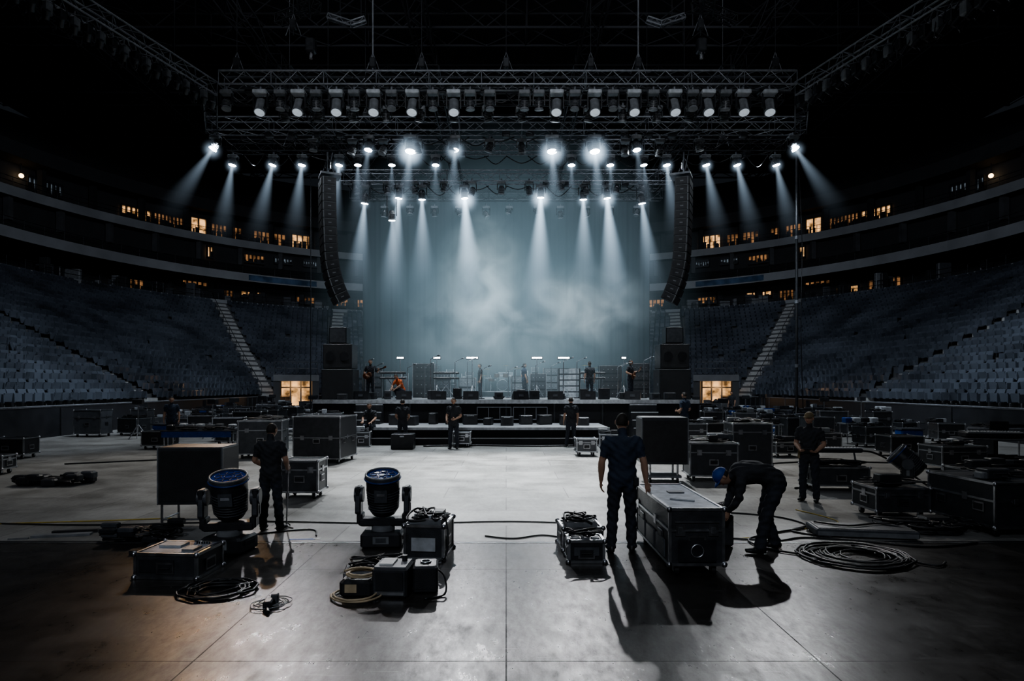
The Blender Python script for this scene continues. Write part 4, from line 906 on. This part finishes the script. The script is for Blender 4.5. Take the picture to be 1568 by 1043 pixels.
def human(name,loc,rz,H=1.8,pose=None,top='tee',legs='jean',sleeve='short',cap=None,vox=.014,slim=1.0,extra=None,hair='hair'):
    J=dict(STAND); J.update(pose or {})
    mb=MB(); segs=[]
    sp=J['spine']; R=[(.12,.10),(.172,.128),(.160,.120),(.180,.130),(.192,.120),(.095,.075)]
    acr=(Vector(J['sh'][1])-Vector(J['sh'][0])).normalized()
    loft(mb,[(*p,r[0]*slim,r[1]*slim) for p,r in zip(sp,R)],'skin',side=tuple(acr),n=20)
    segs.append((sp[0],lerp(sp[0],sp[1],.5),.12,'L'))
    for i in range(1,5): segs.append((sp[i] if i>1 else lerp(sp[0],sp[1],.55),sp[i+1],[0,.15,.14,.14,.13][i],'T'))
    nk=J['neck']; hc=Vector(J['head'])
    loft(mb,[(*sp[5],.07,.065),(*nk,.056,.058),(*lerp(nk,hc,.6),.055,.06)],'skin')
    segs.append((lerp(sp[5],nk,.45),tuple(hc),.062,'S'))
    for s in (0,1):
        sh,el,wr=J['sh'][s],J['el'][s],J['wr'][s]; hd=Vector(J['hd'][s]).normalized()
        cl=lerp(sp[4],sh,.45)
        lo=1.22 if sleeve=='long' else 1.08
        sl=1.22
        s2=sl if sleeve!='short' else 1.2
        loft(mb,[(*cl,.06,.06),(*sh,.070,.068),(*lerp(sh,el,.35),.055*sl,.055*sl),(*lerp(sh,el,.62),.05*s2,.05*s2),(*lerp(sh,el,.7),.045*lo,.045*lo),(*el,.042*lo,.042*lo),(*lerp(el,wr,.3),.044*lo,.042*lo),(*lerp(el,wr,.8),.031*lo,.029*lo),(*wr,.028,.024)],'skin')
        segs.append((sh,lerp(sh,el,.66 if sleeve=='short' else 1),.055,'T')); segs.append((lerp(sh,el,.68 if sleeve=='short' else 1),el,.046,'S' if sleeve=='short' else 'T')); segs.append((el,lerp(el,wr,.96),.04,'S' if sleeve=='short' else 'T')); 
        w=Vector(wr); pn=Vector(J['pn'][s]); pn=(pn-hd*pn.dot(hd)).normalized(); sd=hd.cross(pn).normalized()
        segs.append((tuple(w),tuple(w+hd*.1),.035,'S'))
        loft(mb,[(*(w-hd*.01),.028,.022),(*(w+hd*.03),.036,.018),(*(w+hd*.07),.042,.017),(*(w+hd*.095),.040,.014)],'skin',side=tuple(sd),n=12)
        hp,kn,an=J['hip'][s],J['kn'][s],J['an'][s]
        loft(mb,[(*lerp(hp,kn,-.05),.09,.095),(*hp,.098,.108),(*lerp(hp,kn,.35),.092,.098),(*lerp(hp,kn,.8),.077,.082),(*kn,.072,.078),(*lerp(kn,an,.3),.070,.078),(*lerp(kn,an,.75),.066,.072),(*an,.064,.072),(*lerp(kn,an,1.06),.062,.070)],'skin')
        segs.append((hp,kn,.085,'L')); segs.append((kn,lerp(kn,an,1.02),.06,'L'))
        td=Vector(J['toe'][s]).normalized(); A=Vector(an)-Vector((0,0,.045))
        sdv=td.cross(Vector((0,0,1))).normalized()
        loft(mb,[(*(A-td*.075),.030,.038),(*(A-td*.03),.040,.046),(*(A+td*.05),.044,.042),(*(A+td*.12),.050,.034),(*(A+td*.18),.036,.024)],'skin',side=tuple(sdv),n=14)
        segs.append((tuple(A-td*.07),tuple(A+td*.18),.045,'F'))
    raw=mb.obj('tmp')
    md=raw.modifiers.new('r','REMESH'); md.mode='VOXEL'; md.voxel_size=vox
    ms=raw.modifiers.new('s','SMOOTH'); ms.iterations=3; ms.factor=.5
    dg=bpy.context.evaluated_depsgraph_get(); ev=raw.evaluated_get(dg); me=bpy.data.meshes.new_from_object(ev)
    nv=len(me.vertices); co_=np.empty(nv*3); me.vertices.foreach_get('co',co_); co_=co_.reshape(-1,3)
    faces=[list(p.vertices) for p in me.polygons]
    co_[:,2]=np.maximum(co_[:,2],.002)
    fc=np.array([co_[f].mean(0) for f in faces])
    best=np.full(len(fc),1e9); lab=np.zeros(len(fc),int); names=['S','T','L','F']
    for a,b,r,l in segs:
        a=np.array(a,float);b=np.array(b,float);d=b-a;t=np.clip(((fc-a)@d)/max(d@d,1e-9),0,1)
        dist=np.linalg.norm(fc-(a+t[:,None]*d),axis=1)/r
        msk=dist<best; best[msk]=dist[msk]; lab[msk]=names.index(l)
    wv=np.zeros(nv); 
    for f,l in zip(faces,lab):
        if l in (1,2):
            for i in f: wv[i]=1
    fold=.006*np.sin(co_[:,2]*38+6*np.sin(co_[:,0]*11+1.3)+4*np.sin(co_[:,1]*9))+.004*np.sin(co_[:,2]*71+9*co_[:,0]*5)
    me.update(); nr=np.empty(nv*3); me.vertices.foreach_get('normal',nr); nr=nr.reshape(-1,3)
    co_=co_+nr*(fold*wv)[:,None]; co_[:,2]=np.maximum(co_[:,2],.002)
    bpy.data.objects.remove(raw)
    out=MB(); kk={'S':'skin','T':top,'L':legs,'F':'shoe'}
    out.v=[tuple(p) for p in co_]; 
    for f,l in zip(faces,lab): out.f.append(f); out.mi.append(out.mat(kk[names[l]])); out.sm.append(True)
    for s in (0,1):
        hd=Vector(J['hd'][s]).normalized(); w=Vector(J['wr'][s]); pn=Vector(J['pn'][s]); pn=(pn-hd*pn.dot(hd)).normalized(); sd=hd.cross(pn).normalized()
        th=sd if sd.dot(Vector(J['fwd']))>0 else -sd
        c=J['curl'][s]
        for i,(off,L) in enumerate(((.030,.072),(.010,.082),(-.011,.076),(-.030,.060))):
            p=w+hd*.08+th*off; d=hd.copy(); P=[(*p,.0095,.0095)]
            for kx,(fr,ang) in enumerate(((.45,c*.6),(.3,c),(.25,c*.8))):
                d=(d*math.cos(ang)+pn*math.sin(ang)).normalized() if kx==0 else (d+pn*ang*.9).normalized()
                p=p+d*L*fr*1.15; P.append((*p,.0088-.001*kx,.0085-.001*kx))
            loft(out,P,'skin',n=8,sub=2)
        p=w+hd*.025+th*.028; d=(hd*.6+th*.65+pn*.3).normalized(); P=[(*p,.014,.013)]
        for fr in (.032,.028,.022): p=p+d*fr; P.append((*p,.0105,.010)); d=(d+hd*.35+pn*.25).normalized()
        loft(out,P,'skin',n=8,sub=2)
    up=Vector(J['up']).normalized(); fw=Vector(J['fwd']); fw=(fw-up*fw.dot(up)).normalized(); rt=fw.cross(up)
    B=Matrix(((rt.x,fw.x,up.x,hc.x),(rt.y,fw.y,up.y,hc.y),(rt.z,fw.z,up.z,hc.z),(0,0,0,1)))
    out.M=B; nu,nvv=32,24; vs=[]; 
    for i in range(nvv+1):
        ph=math.pi*i/nvv
        for j in range(nu):
            q=2*math.pi*j/nu; x,y,zz=math.sin(ph)*math.cos(q),math.sin(ph)*math.sin(q),math.cos(ph)
            px,py,pz=x*.079,y*.099,zz*.120
            if zz<0: px*=1-.28*(-zz)**1.3; py*=(1-.10*(-zz)) if y>0 else (1-.35*(-zz))
            if y>0:
                py+=.024*math.exp(-(x/.13)**2-((zz+.12)/.16)**2)+.006*math.exp(-(x/.5)**2-((zz-.32)/.1)**2)+.008*math.exp(-(x/.25)**2-((zz+.85)/.2)**2)+.006*math.exp(-(x/.25)**2-((zz+.48)/.08)**2)
                for ex in (-.38,.38): py-=.010*math.exp(-((x-ex)/.16)**2-((zz-.1)/.12)**2)
            hairy=(zz>.52) or (y<.05 and zz>-.30) or (y<.35 and zz>.25)
            if hairy: px*=1.06;py*=1.05;pz*=1.05
            vs.append((px,py,pz))
    fS=[];fH=[]
    for i in range(nvv):
        for j in range(nu):
            f=(i*nu+j,(i+1)*nu+j,(i+1)*nu+(j+1)%nu,i*nu+(j+1)%nu)
            q=2*math.pi*(j+.5)/nu;ph=math.pi*(i+.5)/nvv; y=math.sin(ph)*math.sin(q); zz=math.cos(ph)
            (fH if ((zz>.52) or (y<.05 and zz>-.30) or (y<.35 and zz>.25)) else fS).append(f)
    out.add(vs,fS,'skin',True); out.add(vs,fH,hair,True)
    for sx in (-1,1):
        out.sph((sx*.082,-.005,.0),(.012,.02,.032),'skin',10,8); out.sph((sx*.029,.083,.012),(.013,.010,.009),'eye',8,6); out.sph((sx*.029,.091,.012),(.005,.004,.005),'hair',6,4)
    out.sph((0,.094,-.056),(.024,.007,.008),'lip',10,6)
    if cap:
        vs=[];fs=[]
        for i in range(8):
            ph=math.pi/2*i/7*1.08
            for j in range(24):
                q=2*math.pi*j/24; vs.append((.090*math.sin(ph)*math.cos(q),.112*math.sin(ph)*math.sin(q)-.002,.036+.097*math.cos(ph)))
        for i in range(7):
            for j in range(24): fs.append((i*24+j,(i+1)*24+j,(i+1)*24+(j+1)%24,i*24+(j+1)%24))
        out.add(vs,fs,cap,True)
        vs=[];fs=[]
        for j in range(9):
            q=math.pi*(.14+.72*j/8); vs+= [(.088*math.cos(q),.108*math.sin(q),.034),(.092*math.cos(q),.108*math.sin(q)+.065*math.sin(q)**.7,.020),(.092*math.cos(q),.108*math.sin(q)+.065*math.sin(q)**.7,.014),(.088*math.cos(q),.108*math.sin(q),.028)]
        for j in range(8):
            for a in range(4): fs.append((j*4+a,j*4+(a+1)%4,(j+1)*4+(a+1)%4,(j+1)*4+a))
        out.add(vs,fs,cap,True); out.sph((0,0,.135),.008,cap,8,6)
    out.M=Matrix.Identity(4)
    if extra: extra(out,J)
    return out.obj(name,loc,rz,sc=H/1.8)
def belt(o,J):
    o.bbox((.16,-.12,.93),(.07,.05,.11),'black',.01)
human('standing_technician',(1.50,8.08,0),-4,1.8,dict(up=(.05,-.05,1),fwd=(.25,1,-.25),head=(.0,.04,1.67),neck=(0,.01,1.57),
   el=[(-.265,-.02,1.16),(.27,-.02,1.17)],wr=[(-.27,.05,.91),(.315,.06,.885)],hd=[(.0,.12,-1),(.30,.2,-1)],pn=[(1,.1,0),(-.3,.8,-.3)],
   kn=[(-.12,.02,.5),(.11,.03,.5)],an=[(-.145,-.02,.09),(.125,.03,.09)],curl=[.5,.35]),top='navy',vox=.011,slim=1.1,extra=belt)
def stick(o,J):
    o.cyl((.17,.22,.0),(.19,.26,1.05),.012,'steel',n=8); o.cyl((.17,.22,.02),(.02,.1,.01),.01,'black'); o.cyl((.17,.22,.02),(.32,.15,.01),.01,'black'); o.cyl((.17,.22,.1),(.17,.36,.01),.01,'black')
human('standing_technician',(-3.5,9.3,0),-6,1.6,dict(fwd=(.2,1,-.35),head=(.0,.05,1.665),el=[(-.27,-.02,1.17),(.27,-.01,1.18)],wr=[(-.17,.2,1.02),(.19,.22,1.0)],hd=[(.4,.8,.05),(0,.9,.2)],pn=[(.2,0,-1),(-1,0,0)],curl=[.6,.9],
   an=[(-.12,-.03,.09),(.16,.0,.09)]),top='tee',vox=.012,slim=1.05,extra=stick)
BEND=dict(spine=[(0,-.10,.80),(0,-.10,.90),(0,.03,.99),(0,.20,1.01),(0,.34,.985),(0,.41,.955)],neck=(0,.46,.95),head=(0,.54,.945),up=(0,.85,.45),fwd=(0,.45,-.85),
   sh=[(-.19,.35,.95),(.19,.35,.95)],el=[(-.24,.40,.70),(.24,.38,.68)],wr=[(-.14,.50,.52),(.13,.48,.51)],hd=[(.1,.35,-.9),(-.1,.35,-.9)],pn=[(1,0,0),(-1,0,0)],
   hip=[(-.09,-.11,.86),(.09,-.11,.86)],kn=[(-.13,.03,.48),(.13,-.02,.47)],an=[(-.17,.12,.09),(.15,-.16,.09)],toe=[(-.1,1,0),(.15,1,0)])
human('bending_technician',(3.38,8.15,0),84,1.82,BEND,top='tee',sleeve='long',cap='capb',vox=.011,slim=1.14)
def tablet(o,J):
    o.box((-.05,.30,1.06),(.22,.16,.02),'black',Matrix.Rotation(.5,3,'X')); o.box((-.05,.298,1.072),(.18,.12,.004),'lgrey',Matrix.Rotation(.5,3,'X')); o.bbox((.17,.03,.94),(.06,.09,.16),'capt',.01)
human('standing_technician',(5.62,11.6,0),140,1.66,dict(fwd=(.1,1,-.25),el=[(-.26,-.04,1.16),(.26,-.03,1.16)],wr=[(-.16,.2,1.02),(.10,.23,1.03)],hd=[(.35,.8,.1),(-.5,.7,.1)],pn=[(.1,0,1),(-.1,0,1)],curl=[.5,.5]),top='tee',cap='capt',vox=.013,extra=tablet)
human('standing_technician',(-3.66,22.1,0),5,1.68,dict(wr=[(-.2,.2,1.02),(.2,.2,1.02)],hd=[(.3,.9,0),(-.3,.9,0)]),vox=.02)
human('standing_technician',(-1.78,21.2,0),170,1.75,dict(wr=[(-.12,.25,1.05),(.2,.2,.98)],hd=[(.4,.9,0),(-.3,.9,0)]),vox=.02)
human('standing_technician',(2.28,22.0,0),10,1.75,dict(an=[(-.18,-.02,.09),(.16,.05,.09)]),vox=.02)
human('standing_technician',(6.9,24.2,0),35,1.9,dict(wr=[(-.15,.24,1.1),(.15,.26,1.08)],hd=[(.3,.9,0),(-.3,.9,0)]),top='navy',vox=.02)
SIT=dict(spine=[(0,0,.50),(0,-.01,.60),(0,.03,.74),(0,.08,.92),(0,.12,1.05),(0,.14,1.13)],neck=(0,.16,1.2),head=(0,.2,1.3),up=(0,.1,1),fwd=(0,1,-.3),
   sh=[(-.185,.12,1.07),(.185,.12,1.07)],el=[(-.25,.22,.82),(.25,.22,.82)],wr=[(-.16,.42,.70),(.16,.42,.72)],hd=[(.2,1,-.2),(-.2,1,-.2)],pn=[(0,0,-1),(0,0,-1)],
   hip=[(-.09,.0,.53),(.09,.0,.53)],kn=[(-.15,.42,.54),(.15,.42,.54)],an=[(-.15,.42,.09),(.15,.46,.09)])
human('seated_technician',(-5.0,23.2,.14),170,1.75,SIT,vox=.02)
CR=dict(spine=[(0,0,.30),(0,-.01,.40),(0,.06,.53),(0,.16,.70),(0,.24,.82),(0,.28,.89)],neck=(0,.32,.95),head=(0,.38,1.04),up=(0,.3,1),fwd=(0,1,-.5),
   sh=[(-.185,.24,.84),(.185,.24,.84)],el=[(-.25,.36,.60),(.25,.38,.6)],wr=[(-.12,.55,.45),(.12,.55,.42)],hd=[(0,.8,-.5),(0,.8,-.5)],
   hip=[(-.09,.0,.34),(.09,.0,.34)],kn=[(-.17,.36,.48),(.17,.36,.46)],an=[(-.15,.05,.09),(.15,.12,.09)])
human('crouching_technician',(-4.75,28.6,SZ),140,1.75,CR,top='orange',vox=.02)
def guitar(o,J):
    R=Matrix.Rotation(-.45,3,'Y')
    o.sph((.14,.20,1.02),(.17,.03,.14),'wood',16,8,R); o.sph((-.02,.20,1.1),(.12,.03,.11),'wood',16,8,R); o.box((-.4,.21,1.28),(.62,.025,.05),'black',Matrix.Rotation(.42,3,'Y')); o.box((-.73,.21,1.43),(.14,.02,.08),'wood',Matrix.Rotation(.42,3,'Y'))
GP=dict(el=[(-.32,.02,1.22),(.30,-.05,1.2)],wr=[(-.42,.22,1.26),(.12,.26,1.06)],hd=[(-.2,.6,.5),(-.7,.2,-.2)],pn=[(0,-1,0),(0,-1,0)],fwd=(-.2,1,-.3))
human('guitarist',(-6.2,28.6,SZ),175,1.8,GP,vox=.02,extra=guitar); human('guitarist',(5.75,29.0,SZ),235,1.8,GP,vox=.02,extra=guitar)
human('standing_technician',(3.95,29.6,SZ),15,1.75,None,vox=.022); human('standing_technician',(-1.3,31.4,SZ),100,1.7,None,vox=.022); human('standing_technician',(.9,31.2,SZ),-70,1.72,None,vox=.022,top='navy')
human('standing_technician',(14.6,40.5,0),120,1.8,None,vox=.022); human('standing_technician',(-12.4,23.2,0),200,1.75,None,vox=.022,top='navy')
bpy.context.view_layer.update()
print('objects',len(bpy.data.objects))
